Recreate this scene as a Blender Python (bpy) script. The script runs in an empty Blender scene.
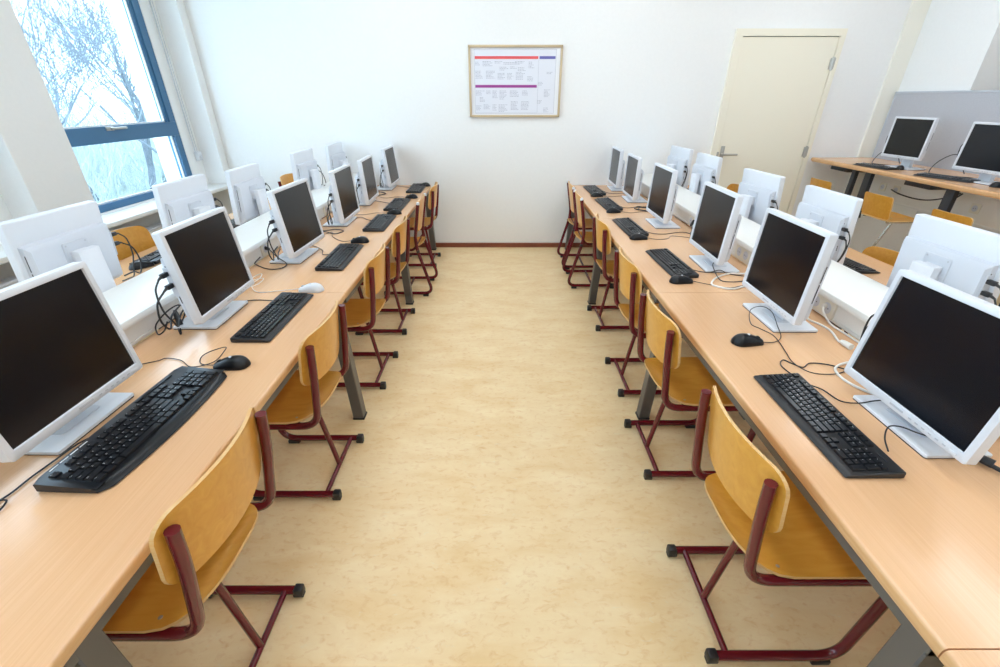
import bpy, bmesh, math, random
from mathutils import Vector, Matrix, Euler
R = math.radians
PI = math.pi
scene = bpy.context.scene
COL = scene.collection
random.seed(7)

# ------------------------------------------------------------------ helpers
class MB:
    """Collects shapes and links them as ONE mesh object."""
    def __init__(self):
        self.v = []; self.f = []; self.m = []
    def add(self, verts, faces, mi=0):
        o = len(self.v)
        self.v += [tuple(p) for p in verts]
        for f in faces:
            self.f.append(tuple(i + o for i in f)); self.m.append(mi)
        return self
    def from_bm(self, bm, mat=None, mi=0):
        bm.verts.ensure_lookup_table()
        bm.verts.index_update()
        vs = [(mat @ v.co) if mat else v.co.copy() for v in bm.verts]
        self.add(vs, [[v.index for v in f.verts] for f in bm.faces], mi)
        bm.free()
        return self
    def box(self, x0, x1, y0, y1, z0, z1, bev=0.0, seg=2, mat=None, mi=0):
        bm = bmesh.new()
        bmesh.ops.create_cube(bm, size=1)
        for v in bm.verts:
            v.co = Vector(((x0 + x1) / 2 + v.co.x * (x1 - x0), (y0 + y1) / 2 + v.co.y * (y1 - y0), (z0 + z1) / 2 + v.co.z * (z1 - z0)))
        if bev:
            bmesh.ops.bevel(bm, geom=bm.edges[:], offset=bev, segments=seg, affect='EDGES', profile=0.5)
        return self.from_bm(bm, mat, mi)
    def cyl(self, p0, p1, r0, r1=None, n=16, cap=True, mi=0):
        r1 = r0 if r1 is None else r1
        return self.tube([p0, p1], [r0, r1], n, cap, mi)
    def tube(self, pts, r, n=10, cap=True, mi=0):
        pts = [Vector(p) for p in pts]
        rs = r if isinstance(r, (list, tuple)) else [r] * len(pts)
        k = len(pts)
        tang = []
        for i in range(k):
            a = pts[max(i - 1, 0)]; b = pts[min(i + 1, k - 1)]
            t = (b - a)
            tang.append(t.normalized() if t.length > 1e-9 else Vector((0, 0, 1)))
        t0 = tang[0]
        ref = Vector((0, 0, 1)) if abs(t0.z) < 0.9 else Vector((1, 0, 0))
        u = t0.cross(ref).normalized()
        vs = []; fs = []
        for i in range(k):
            t = tang[i]
            u = (u - t * u.dot(t))
            u = u.normalized() if u.length > 1e-6 else t.orthogonal().normalized()
            w = t.cross(u)
            for j in range(n):
                a = 2 * PI * j / n
                vs.append(pts[i] + (u * math.cos(a) + w * math.sin(a)) * rs[i])
        for i in range(k - 1):
            for j in range(n):
                j2 = (j + 1) % n
                fs.append((i * n + j, i * n + j2, (i + 1) * n + j2, (i + 1) * n + j))
        if cap:
            fs.append(tuple(range(n))[::-1]); fs.append(tuple(range((k - 1) * n, k * n)))
        return self.add(vs, fs, mi)
    def grid(self, rows, mi=0, side_mi=None, thick=None):
        """rows: list of equal-length point rows; thick: list of rows for the other side."""
        a = len(rows); b = len(rows[0])
        top = [p for r in rows for p in r]
        fs = [(i * b + j, i * b + j + 1, (i + 1) * b + j + 1, (i + 1) * b + j) for i in range(a - 1) for j in range(b - 1)]
        if thick is None:
            return self.add(top, fs, mi)
        bot = [p for r in thick for p in r]
        n = a * b
        o = len(self.v)
        self.v += [tuple(p) for p in top + bot]
        for f in fs:
            self.f.append(tuple(o + i for i in f)); self.m.append(mi)
            self.f.append(tuple(o + n + i for i in f[::-1])); self.m.append(mi)
        ring = [j for j in range(b)] + [i * b + b - 1 for i in range(1, a)] + [(a - 1) * b + j for j in range(b - 2, -1, -1)] + [i * b for i in range(a - 2, 0, -1)]
        for q in range(len(ring)):
            p, p2 = ring[q], ring[(q + 1) % len(ring)]
            self.f.append((o + p2, o + p, o + n + p, o + n + p2)); self.m.append(mi if side_mi is None else side_mi)
        return self
    def prism(self, outline, z0, z1, axis='z', bev=0, mi=0, mat=None):
        bm = bmesh.new()
        def P(a, b, c):
            return {'z': (a, b, c), 'y': (a, c, b), 'x': (c, a, b)}[axis]
        lo = [bm.verts.new(P(a, b, z0)) for a, b in outline]
        hi = [bm.verts.new(P(a, b, z1)) for a, b in outline]
        n = len(outline)
        bm.faces.new(lo[::-1]); top = bm.faces.new(hi)
        for i in range(n):
            bm.faces.new((lo[i], lo[(i + 1) % n], hi[(i + 1) % n], hi[i]))
        bmesh.ops.recalc_face_normals(bm, faces=bm.faces[:])
        if bev:
            bmesh.ops.bevel(bm, geom=[e for e in top.edges], offset=bev, segments=2, affect='EDGES', profile=0.5)
        return self.from_bm(bm, mat, mi)
    def build(self, name, mats, parent=None, smooth=True, loc=None, rot=None, recalc=True):
        me = bpy.data.meshes.new(name)
        me.from_pydata(self.v, [], self.f)
        mats = mats if isinstance(mats, (list, tuple)) else [mats]
        for m in mats:
            me.materials.append(m)
        me.polygons.foreach_set('material_index', self.m)
        if recalc:
            bm = bmesh.new(); bm.from_mesh(me)
            bmesh.ops.recalc_face_normals(bm, faces=bm.faces[:])
            bm.to_mesh(me); bm.free()
        if smooth:
            me.polygons.foreach_set('use_smooth', [True] * len(me.polygons))
            me.set_sharp_from_angle(angle=R(38))
        me.update()
        o = bpy.data.objects.new(name, me)
        COL.objects.link(o)
        if parent is not None:
            o.parent = parent
        if loc is not None: o.location = loc
        if rot is not None: o.rotation_euler = rot
        return o

def rrect(x0, x1, y0, y1, r, n=5):
    pts = []
    for cx, cy, a0 in ((x1 - r, y1 - r, 0), (x0 + r, y1 - r, 90), (x0 + r, y0 + r, 180), (x1 - r, y0 + r, 270)):
        for i in range(n + 1):
            a = R(a0 + 90 * i / n)
            pts.append((cx + r * math.cos(a), cy + r * math.sin(a)))
    return pts

def fillet(pts, rad, n=7):
    pts = [Vector(p) for p in pts]
    rad = rad if isinstance(rad, (list, tuple)) else [rad] * (len(pts) - 2)
    out = [pts[0]]
    for i in range(1, len(pts) - 1):
        a, b, c = pts[i - 1], pts[i], pts[i + 1]
        d1 = (a - b); d2 = (c - b)
        r = min(rad[i - 1], d1.length * 0.49, d2.length * 0.49)
        s = b + d1.normalized() * r; e = b + d2.normalized() * r
        for k in range(n + 1):
            t = k / n
            out.append(s * (1 - t) ** 2 + b * 2 * t * (1 - t) + e * t * t)
    out.append(pts[-1])
    return out

def spline(pts, n=8):
    pts = [Vector(p) for p in pts]
    P = [pts[0] * 2 - pts[1]] + pts + [pts[-1] * 2 - pts[-2]]
    out = []
    for i in range(1, len(P) - 2):
        a, b, c, d = P[i - 1], P[i], P[i + 1], P[i + 2]
        for k in range(n):
            t = k / n
            out.append(0.5 * ((2 * b) + (c - a) * t + (2 * a - 5 * b + 4 * c - d) * t * t + (3 * b - a - 3 * c + d) * t ** 3))
    out.append(pts[-1])
    return out

def empty(name, loc=(0, 0, 0), rz=0.0):
    o = bpy.data.objects.new(name, None)
    COL.objects.link(o)
    o.empty_display_size = 0.05
    o.location = loc; o.rotation_euler = (0, 0, rz)
    return o

def tag(o, label=None, cat=None, group=None, kind=None):
    if label: o['label'] = label
    if cat: o['category'] = cat
    if group: o['group'] = group
    if kind: o['kind'] = kind
    return o

CH = {}
def kids(o):
    return [c for c in bpy.data.objects if c.parent == o]
def snapshot(o):
    """remember a thing's parts so that copies need no scene search"""
    CH[o.name] = [(c, [(g, []) for g in kids(c)]) for c in kids(o)]
    return o
def copy_thing(src, skip=()):
    r = src.copy(); COL.objects.link(r)
    made = {}
    for c, gs in CH[src.name]:
        base = c.name.split('.')[0]
        if base in skip: continue
        cc = c.copy(); COL.objects.link(cc); cc.parent = r
        made.setdefault(base, []).append(cc)
        for g, _ in gs:
            if g.name.split('.')[0] in skip: continue
            gg = g.copy(); COL.objects.link(gg); gg.parent = cc
            made.setdefault(g.name.split('.')[0], []).append(gg)
    return r, made

# ------------------------------------------------------------------ materials
def s2l(c):
    return tuple((x / 12.92 if x <= 0.04045 else ((x + 0.055) / 1.055) ** 2.4) for x in [v / 255 for v in c])
def mat(name, rgb, rough=0.5, metal=0.0, coat=0.0, spec=0.5, coat_rough=0.1):
    m = bpy.data.materials.new(name); m.use_nodes = True
    b = m.node_tree.nodes['Principled BSDF']
    b.inputs['Base Color'].default_value = (*s2l(rgb), 1)
    b.inputs['Roughness'].default_value = rough
    b.inputs['Metallic'].default_value = metal
    b.inputs['Coat Weight'].default_value = coat
    b.inputs['Coat Roughness'].default_value = coat_rough
    b.inputs['Specular IOR Level'].default_value = spec
    return m
def nodes(m):
    nt = m.node_tree
    return nt, nt.nodes, nt.links, nt.nodes['Principled BSDF']
def noise_mat(name, c0, c1, scale=(1, 1, 1), nscale=5, detail=4, rough=0.5, p0=0.3, p1=0.7, bump=0.0, coat=0.0, distortion=0.0, spec=0.5, coat_rough=0.1):
    m = mat(name, c0, rough, coat=coat, spec=spec, coat_rough=coat_rough)
    nt, N, L, B = nodes(m)
    tc = N.new('ShaderNodeTexCoord'); mp = N.new('ShaderNodeMapping'); no = N.new('ShaderNodeTexNoise'); cr = N.new('ShaderNodeValToRGB')
    mp.inputs['Scale'].default_value = scale
    no.inputs['Scale'].default_value = nscale; no.inputs['Detail'].default_value = detail; no.inputs['Distortion'].default_value = distortion
    cr.color_ramp.elements[0].position = p0; cr.color_ramp.elements[0].color = (*s2l(c0), 1)
    cr.color_ramp.elements[1].position = p1; cr.color_ramp.elements[1].color = (*s2l(c1), 1)
    L.new(tc.outputs['Object'], mp.inputs['Vector']); L.new(mp.outputs['Vector'], no.inputs['Vector'])
    L.new(no.outputs['Fac'], cr.inputs['Fac']); L.new(cr.outputs['Color'], B.inputs['Base Color'])
    if bump:
        bp = N.new('ShaderNodeBump'); bp.inputs['Strength'].default_value = bump; bp.inputs['Distance'].default_value = 0.002
        L.new(no.outputs['Fac'], bp.inputs['Height']); L.new(bp.outputs['Normal'], B.inputs['Normal'])
    return m
def emit(name, rgb, strength):
    m = bpy.data.materials.new(name); m.use_nodes = True
    nt = m.node_tree
    for n in list(nt.nodes):
        if n.type == 'BSDF_PRINCIPLED': nt.nodes.remove(n)
    e = nt.nodes.new('ShaderNodeEmission'); e.inputs['Color'].default_value = (*rgb, 1); e.inputs['Strength'].default_value = strength
    nt.links.new(e.outputs[0], [n for n in nt.nodes if n.type == 'OUTPUT_MATERIAL'][0].inputs['Surface'])
    return m

M = {}
M['wall'] = noise_mat('white_wall_paint', (244, 244, 243), (246, 246, 245), (1, 1, 1), 40, 3, 0.6)
M['ceiling'] = mat('ceiling_paint', (240, 240, 238), 0.8)
M['cream'] = mat('cream_paint', (248, 242, 224), 0.42)
M['creamwhite'] = mat('pale_cream_paint', (246, 243, 231), 0.45)
M['sillwhite'] = mat('white_sill', (240, 240, 238), 0.35)
M['desk'] = noise_mat('beech_laminate', (224, 175, 130), (232, 186, 143), (110, 1.6, 110), 2.2, 5, 0.2, 0.25, 0.75, distortion=0.6)
M['deskedge'] = noise_mat('beech_edge', (214, 164, 112), (226, 182, 134), (60, 1.5, 60), 2.2, 4, 0.35)
M['ply'] = noise_mat('lacquered_plywood', (212, 146, 48), (226, 166, 70), (3, 12, 12), 2.2, 6, 0.3, 0.25, 0.75, coat=0.25, distortion=1.2)
M['plyedge'] = noise_mat('plywood_edge', (222, 172, 108), (226, 190, 136), (4, 4, 90), 3, 3, 0.5)
M['redtube'] = mat('dark_red_enamel', (98, 12, 29), 0.22, coat=0.35)
M['blackplastic'] = mat('black_plastic', (30, 30, 33), 0.42)
M['glossblack'] = mat('gloss_black_plastic', (20, 21, 25), 0.3, spec=0.35)
M['key'] = mat('key_plastic', (24, 26, 31), 0.28)
M['cable'] = mat('black_cable', (30, 30, 32), 0.5)
M['wcable'] = mat('white_cable', (236, 233, 226), 0.45)
M['wplastic'] = mat('white_monitor_plastic', (224, 227, 233), 0.38)
M['wplastic2'] = mat('grey_white_plastic', (209, 213, 221), 0.42)
M['slot'] = mat('dark_slot', (46, 48, 54), 0.6)
M['screen'] = mat('dark_screen', (8, 12, 21), 0.22, spec=0.45)
M['grey'] = mat('grey_icon_print', (192, 194, 200), 0.5)
M['legsteel'] = mat('grey_painted_steel', (100, 97, 94), 0.38, metal=0.2)
M['darksteel'] = mat('dark_painted_steel', (48, 50, 56), 0.4)
M['chrome'] = mat('chrome', (205, 200, 190), 0.15, metal=1.0)
M['channel'] = mat('white_channel', (240, 239, 234), 0.38)
M['socket'] = mat('cream_socket', (233, 229, 214), 0.35)
M['blue'] = mat('blue_window_frame', (62, 112, 152), 0.35)
M['steel'] = mat('brushed_steel', (190, 188, 182), 0.3, metal=0.8)
M['skirting'] = noise_mat('brown_skirting', (122, 62, 40), (140, 76, 50), (2, 30, 30), 2, 4, 0.45)
M['felt'] = noise_mat('grey_felt', (184, 185, 191), (192, 193, 199), (1, 1, 1), 160, 2, 0.9)
M['palewood'] = mat('pale_wood_frame', (206, 184, 150), 0.4)
M['paper'] = mat('white_paper', (240, 241, 246), 0.45)
M['paper2'] = mat('sheet_paper', (232, 234, 243), 0.45)
M['ink'] = mat('grey_print', (178, 180, 192), 0.7)
M['red'] = mat('red_print', (232, 92, 96), 0.6)
M['purple'] = mat('purple_print', (160, 62, 148), 0.6)
M['violet'] = mat('blue_print', (100, 98, 172), 0.6)
M['legend'] = mat('white_key_print', (225, 228, 232), 0.5)
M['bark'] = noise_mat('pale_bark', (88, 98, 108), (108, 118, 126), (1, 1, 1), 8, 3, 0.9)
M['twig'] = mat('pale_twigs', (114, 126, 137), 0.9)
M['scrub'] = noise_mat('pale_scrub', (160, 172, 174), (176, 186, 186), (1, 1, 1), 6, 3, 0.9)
M['ground'] = noise_mat('winter_grass', (140, 152, 138), (160, 168, 156), (1, 1, 1), 2, 4, 0.95)
M['brown'] = noise_mat('brown_wood_trim', (120, 74, 40), (140, 90, 52), (20, 20, 2), 2, 4, 0.45)
M['diff'] = emit('lamp_diffuser', (0.84, 0.92, 1.0), 6.7)
M['silver'] = mat('silver_plastic', (196, 200, 208), 0.35)

# floor: mottled linoleum
def floor_mat():
    m = mat('marbled_linoleum', (228, 206, 160), 0.42)
    nt, N, L, B = nodes(m)
    tc = N.new('ShaderNodeTexCoord')
    def nz(scale, detail, dist, sc=(1, 1, 1)):
        mp = N.new('ShaderNodeMapping'); mp.inputs['Scale'].default_value = sc
        n = N.new('ShaderNodeTexNoise'); n.inputs['Scale'].default_value = scale; n.inputs['Detail'].default_value = detail; n.inputs['Distortion'].default_value = dist
        n.inputs['Roughness'].default_value = 0.62
        L.new(tc.outputs['Object'], mp.inputs['Vector']); L.new(mp.outputs['Vector'], n.inputs['Vector'])
        return n
    a = nz(5, 10, 0.5, (0.6, 1.5, 1)); b = nz(34, 15, 0.7, (0.75, 1.3, 1)); c = nz(30, 8, 0.6, (0.7, 1.4, 1))
    r1 = N.new('ShaderNodeValToRGB'); r1.color_ramp.elements[0].position = 0.32; r1.color_ramp.elements[1].position = 0.68
    r1.color_ramp.elements[0].color = (*s2l((238, 205, 150)), 1); r1.color_ramp.elements[1].color = (*s2l((250, 227, 183)), 1)
    r2 = N.new('ShaderNodeValToRGB'); r2.color_ramp.elements[0].position = 0.52; r2.color_ramp.elements[1].position = 0.76
    r2.color_ramp.elements[0].color = (0, 0, 0, 1); r2.color_ramp.elements[1].color = (0.62, 0.62, 0.62, 1)
    mx = N.new('ShaderNodeMix'); mx.data_type = 'RGBA'
    L.new(a.outputs['Fac'], r1.inputs['Fac']); L.new(b.outputs['Fac'], r2.inputs['Fac'])
    L.new(r2.outputs['Color'], mx.inputs['Factor']); L.new(r1.outputs['Color'], mx.inputs[6])
    mx.inputs[7].default_value = (*s2l((222, 172, 108)), 1)
    r3 = N.new('ShaderNodeValToRGB'); r3.color_ramp.elements[0].position = 0.62; r3.color_ramp.elements[1].position = 0.72
    r3.color_ramp.elements[0].color = (0, 0, 0, 1); r3.color_ramp.elements[1].color = (0.5, 0.5, 0.5, 1)
    L.new(c.outputs['Fac'], r3.inputs['Fac'])
    mx2 = N.new('ShaderNodeMix'); mx2.data_type = 'RGBA'
    L.new(r3.outputs['Color'], mx2.inputs['Factor']); L.new(mx.outputs[2], mx2.inputs[6]); mx2.inputs[7].default_value = (*s2l((240, 228, 202)), 1)
    L.new(mx2.outputs[2], B.inputs['Base Color'])
    return m
M['floor'] = floor_mat()

def glass_mat():
    m = bpy.data.materials.new('window_glass'); m.use_nodes = True
    nt = m.node_tree; N = nt.nodes; L = nt.links
    for n in list(N):
        if n.type == 'BSDF_PRINCIPLED': N.remove(n)
    out = [n for n in N if n.type == 'OUTPUT_MATERIAL'][0]
    t = N.new('ShaderNodeBsdfTransparent'); t.inputs['Color'].default_value = (0.97, 0.985, 1, 1)
    g = N.new('ShaderNodeBsdfGlossy'); g.inputs['Roughness'].default_value = 0.02
    fr = N.new('ShaderNodeFresnel'); ge = N.new('ShaderNodeNewGeometry'); mi = N.new('ShaderNodeMix')
    mi.inputs[2].default_value = 1.35; mi.inputs[3].default_value = 1 / 1.35
    L.new(ge.outputs['Backfacing'], mi.inputs['Factor']); L.new(mi.outputs[0], fr.inputs['IOR'])
    mx = N.new('ShaderNodeMixShader')
    L.new(fr.outputs[0], mx.inputs[0]); L.new(t.outputs[0], mx.inputs[1]); L.new(g.outputs[0], mx.inputs[2]); L.new(mx.outputs[0], out.inputs['Surface'])
    return m
M['glass'] = glass_mat()

# ------------------------------------------------------------------ the room
D = 5.33; XL = -3.30; XR = 4.20; YB = -3.2; ZC = 3.35
def struct(mb, name, m, parent=None, **k):
    o = mb.build(name, m, parent, **k)
    if parent is None: o['kind'] = 'structure'
    return o
struct(MB().box(XL - 0.3, XR + 0.9, YB - 0.2, D + 0.2, -0.1, 0), 'floor', M['floor'], smooth=False)
struct(MB().box(XL - 0.3, XR + 0.9, YB - 0.2, D + 0.2, ZC, ZC + 0.1), 'ceiling', M['ceiling'], smooth=False)
struct(MB().box(XL - 0.3, XR + 0.9, D, D + 0.2, 0, ZC), 'wall_back', M['wall'], smooth=False)
struct(MB().box(XL - 0.3, XR + 0.9, YB - 0.2, YB, 0, ZC), 'wall_front', M['wall'], smooth=False)
# window wall with openings
wins = [(3.36, 4.985), (1.05, 2.72), (-0.75, 0.62), (-2.4, -1.2)]
w = MB()
w.box(XL - 0.3, XL, YB, D, 0, 0.775)
w.box(XL - 0.3, XL, YB, D, 3.20, ZC)
edges = [D] + [e for a, b in wins for e in (b, a)] + [YB]
for i in range(0, len(edges), 2):
    w.box(XL - 0.3, XL, edges[i + 1], edges[i], 0.775, 3.20)
struct(w, 'wall_left', M['wall'], smooth=False)
# columns between the windows, corner column
w = MB()
for y0, y1 in ((3.0, 3.455), (0.64, 1.03), (-1.18, -0.77), (-2.85, -2.42)):
    w.box(XL, -3.10, y0, y1, 0, ZC, 0.004, 1)
struct(w, 'trim_1', M['wall'])
struct(MB().box(XL, -3.09, 5.21, D, 0, ZC, 0.004, 1), 'trim_2', M['wall'])
# right wall and its recess
w = MB()
w.box(XR, XR + 0.9, 4.5, D, 0, ZC)
w.box(XR + 0.55, XR + 0.9, YB, 4.5, 0, ZC)
struct(w, 'wall_right', M['wall'], smooth=False)
w = MB().box(4.02, XR, 5.305, D, 0, ZC, 0.004, 1)
w.box(4.02, 4.045, 5.298, 5.305, 0, ZC)
struct(w, 'trim_3', M['creamwhite'])
struct(MB().box(-3.09, 2.36, D - 0.014, D, 0, 0.055, 0.003, 1), 'baseboard_back', M['skirting'])
# sill and radiator cover below the windows
w = MB().box(XL - 0.05, -3.02, YB, 5.21, 0.74, 0.775, 0.006)
w.box(XL, XL + 0.02, YB, 5.21, 0.775, 0.79)
struct(w, 'trim_4', M['sillwhite'])

# windows
def window(name, y0, y1, first=False):
    z0, zr0, zr1, z1 = 0.775, 1.295, 1.42, 3.20
    x0, x1 = XL - 0.08, XL - 0.005
    fw = 0.09
    f = MB()
    f.box(x0, x1, y0, y0 + fw, z0, z1, 0.004, 1); f.box(x0, x1, y1 - fw, y1, z0, z1, 0.004, 1)
    f.box(x0, x1, y0, y1, z0, z0 + 0.07, 0.004, 1); f.box(x0, x1, y0, y1, z1 - 0.07, z1, 0.004, 1)
    f.box(x0, x1 + 0.006, y0 + 0.02, y1 - 0.02, zr0, zr1, 0.004, 1)
    f.box(x1, x1 + 0.004, y0 + 0.02, y1 - 0.02, 1.375, 1.379)
    # inner sash of the upper light
    for a, b in ((y0 + fw, y0 + fw + 0.035), (y1 - fw - 0.035, y1 - fw)):
        f.box(x0 + 0.01, x1 - 0.012, a, b, zr1, z1 - 0.07, 0.003, 1)
    fr = f.build(name, M['blue']); fr['kind'] = 'structure'
    g = MB().box(x0 + 0.02, x0 + 0.032, y0 + 0.03, y1 - 0.03, zr1 - 0.02, z1 - 0.03)
    g.build('pane', M['glass'], fr, smooth=False)
    g = MB().box(x0 + 0.02, x0 + 0.032, y0 + 0.03, y1 - 0.03, z0 + 0.03, zr0 + 0.02)
    g.build('pane', M['glass'], fr, smooth=False)
    wb = MB()
    for a, b, c, d in ((y0 + fw + .035, y1 - fw - .035, zr1, zr1 + .012), (y0 + fw, y1 - fw, z0 + .07, z0 + .082)):
        wb.box(x0 + 0.034, x0 + 0.05, a, b, c, d)
    for yy in (y0 + fw + .035, y1 - fw - .047):
        wb.box(x0 + 0.034, x0 + 0.05, yy, yy + .012, zr1, z1 - .07)
    for yy in (y0 + fw, y1 - fw - .012):
        wb.box(x0 + 0.034, x0 + 0.05, yy, yy + .012, z0 + .07, zr0)
    wb.build('glazing_bead', M['sillwhite'], fr)
    h = MB()
    yc = (y0 + y1) / 2 - 0.03
    h.box(x1 + 0.006, x1 + 0.018, yc - 0.085, yc + 0.0, 1.386, 1.418, 0.005)
    h.box(x1 + 0.014, x1 + 0.034, yc - 0.045, yc + 0.13, 1.392, 1.412, 0.007)
    ho = h.build('handle', M['steel'], fr)
    return fr
for i, (a, b) in enumerate(wins):
    window('window_%d' % (i + 1), a, b)

# door
dr = MB()
fx0, fx1, dz = 2.36, 3.463, 2.24
dr.box(fx0, fx0 + 0.075, D - 0.035, D + 0.01, 0, dz - 0.062)
dr.box(fx1 - 0.05, fx1, D - 0.035, D + 0.01, 0, dz - 0.062)
dr.box(fx0, fx1, D - 0.035, D + 0.01, dz - 0.062, dz)
dro = dr.build('door_1', M['cream']); dro['kind'] = 'structure'
MB().box(fx0 + 0.08, fx1 - 0.055, D - 0.022, D + 0.005, 0.01, dz - 0.067, 0.002, 1).build('door_leaf', M['cream'], dro)
MB().box(fx0 + 0.072, fx1 - 0.048, D - 0.006, D - 0.001, 0.0, dz - 0.060).build('door_gap', M['slot'], dro, smooth=False)
h = MB()
hx = 2.482
h.box(hx - 0.02, hx + 0.022, D - 0.030, D - 0.02, 0.94, 1.16, 0.004)
h.cyl((hx, D - 0.03, 1.075), (hx, D - 0.075, 1.075), 0.011, n=12)
h.tube(fillet([(hx, D - 0.072, 1.075), (hx + 0.02, D - 0.078, 1.075), (hx + 0.15, D - 0.078, 1.075)], 0.015), 0.0105, 10)
h.cyl((hx, D - 0.03, 0.985), (hx, D - 0.034, 0.985), 0.009, n=10)
h.box(hx - 0.062, hx - 0.038, D - 0.04, D - 0.034, 1.02, 1.10, 0.002)
h.build('handle', M['steel'], dro)
for z in (1.94, 1.10, 0.25):
    h = MB()
    h.cyl((fx1 - 0.052, D - 0.033, z - 0.06), (fx1 - 0.052, D - 0.033, z + 0.06), 0.012, n=10)
    h.box(fx1 - 0.078, fx1 - 0.03, D - 0.0375, D - 0.021, z - 0.05, z + 0.05, 0.002, 1)
    h.build('hinge', M['steel'], dro)

# blind cord on the corner column
b = empty('blind_cord', (-3.275, 5.10, 0.98))
tag(b, 'white blind cord running down the wall beside the blue window to a small holder', 'cord')
MB().tube([(0, 0, 0.12), (0, 0, 1.96)], 0.006, 8).tube([(0, 0.035, 0.12), (0, 0.035, 1.96)], 0.004, 8).build('cord', M['wplastic2'], b)
c = MB().box(-0.024, 0.02, 0.0, 0.075, 0.05, 0.14, 0.008); c.cyl((-0.004, 0.04, 0.1), (0.03, 0.04, 0.1), 0.016, n=14)
c.build('cord_holder', M['wplastic'], b)

# radiator below the first window
rd = empty('radiator', (-3.17, 3.1, 0.08))
tag(rd, 'white panel radiator under the blue-framed window, behind the window-side desks', 'radiator')
p = MB().box(-0.012, 0.05, -2.2, 1.7, 0, 0.5, 0.008)
for i in range(78):
    y = -2.16 + i * 0.05
    p.box(0.05, 0.055, y, y + 0.028, 0.03, 0.47, 0.003, 1)
p.build('panel', M['sillwhite'], rd)
g = MB()
g.box(-0.03, 0.058, -2.21, 1.71, 0.5, 0.52, 0.004)
for i in range(120):
    g.box(-0.02, 0.045, -2.19 + i * 0.0325, -2.172 + i * 0.0325, 0.52, 0.522)
g.build('top_grille', M['wplastic2'], rd)
MB().cyl((0.02, 1.71, 0.05), (0.02, 1.8, 0.05), 0.018).cyl((0.02, 1.8, 0.05), (0.02, 1.8, -0.08), 0.01).build('valve', M['sillwhite'], rd)

# ceiling lamps, out of the frame above
def ceiling_lamp():
    t = empty('ceiling_light', (0, 0, ZC))
    f = MB()
    for a in (-0.3, 0.28): f.box(a, a + 0.02, -0.6, 0.6, -0.05, 0, 0.003, 1)
    for a in (-0.6, 0.58): f.box(-0.3, 0.3, a, a + 0.02, -0.05, 0, 0.003, 1)
    f.build('frame', M['sillwhite'], t)
    MB().box(-0.28, 0.28, -0.58, 0.58, -0.04, -0.03).build('diffuser', M['diff'], t, smooth=False)
    return snapshot(t)
lamp0 = ceiling_lamp()
n = 0
for x in (-0.9, 1.0, 3.0):
    for y in (-0.6, 1.7, 4.0):
        t = lamp0 if n == 0 else copy_thing(lamp0)[0]
        t.location = (x, y, ZC); n += 1
        tag(t, 'white framed ceiling light panel glowing above the computer room', 'ceiling light', 'ceiling light panels')

# ------------------------------------------------------------------ wall chart
t = empty('wall_chart', (0.1575, D, 1.448))
tag(t, 'framed white chart with red and purple bands hanging on the white end wall', 'chart')
W_, H_ = 0.965, 0.657
f = MB()
for a in (-W_ / 2, W_ / 2 - 0.022): f.box(a, a + 0.022, -0.03, -0.002, 0, H_, 0.004)
for a in (0, H_ - 0.022): f.box(-W_ / 2, W_ / 2, -0.03, -0.002, a, a + 0.022, 0.004)
f.build('frame', M['palewood'], t)
MB().box(-W_ / 2 + 0.015, W_ / 2 - 0.015, -0.014, -0.004, 0.015, H_ - 0.015).build('backing_sheet', M['paper'], t, smooth=False)
cx0 = -W_ / 2 + 0.06; cx1 = W_ / 2 - 0.065
sh = MB().box(cx0, cx1, -0.0155, -0.014, 0.035, H_ - 0.035)
sh = sh.build('printed_sheet', M['paper2'], t, smooth=False)
sw = cx1 - cx0; vx = cx0 + sw * 0.79
MB().box(cx0 + 0.006, vx - 0.006, -0.0165, -0.0155, 0.535, 0.560).build('red_band', M['red'], sh, smooth=False)
MB().box(vx + 0.006, cx1 - 0.006, -0.0165, -0.0155, 0.535, 0.560).build('blue_band', M['violet'], sh, smooth=False)
MB().box(cx0 + 0.006, vx - 0.012, -0.0165, -0.0155, 0.278, 0.303).build('purple_band', M['purple'], sh, smooth=False)
pr = MB()
rnd = random.Random(3)
def textblock(x, y, w_, lines, lh=0.0125):
    for l in range(lines):
        xx = x
        end = x + w_ * rnd.uniform(0.55, 1.0)
        while xx < end:
            ww = rnd.uniform(0.006, 0.022)
            pr.box(xx, min(xx + ww, end), -0.0162, -0.0155, y - l * lh - 0.0045, y - l * lh)
            xx += ww + 0.005
for x, y, w_, l in ((0.01, 0.51, 0.05, 3), (0.085, 0.515, 0.11, 4), (0.21, 0.515, 0.08, 2), (0.30, 0.505, 0.2, 2), (0.42, 0.515, 0.12, 2), (0.26, 0.465, 0.09, 3), (0.37, 0.468, 0.07, 2),
                    (0.45, 0.46, 0.08, 3), (0.56, 0.51, 0.06, 5), (0.01, 0.43, 0.08, 6), (0.12, 0.43, 0.1, 6), (0.24, 0.41, 0.09, 5), (0.34, 0.41, 0.07, 5), (0.43, 0.42, 0.1, 6), (0.55, 0.38, 0.08, 4),
                    (0.01, 0.25, 0.1, 4), (0.12, 0.25, 0.05, 3), (0.185, 0.25, 0.06, 6), (0.26, 0.25, 0.08, 7), (0.37, 0.25, 0.1, 5), (0.50, 0.25, 0.08, 4), (0.05, 0.19, 0.06, 4), (0.01, 0.11, 0.06, 4), (0.09, 0.12, 0.08, 4),
                    (0.185, 0.12, 0.05, 5), (0.25, 0.12, 0.11, 6), (0.38, 0.15, 0.09, 7), (0.49, 0.15, 0.11, 7), (0.665, 0.33, 0.06, 3), (0.75, 0.42, 0.06, 2), (0.73, 0.26, 0.07, 6), (0.66, 0.16, 0.05, 3), (0.73, 0.09, 0.06, 4)):
    textblock(cx0 + x, y, w_, l)
for z in (0.29, 0.04): pr.box(cx0 + 0.004, vx - 0.008, -0.0162, -0.0155, z - 0.001, z + 0.001)
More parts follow.
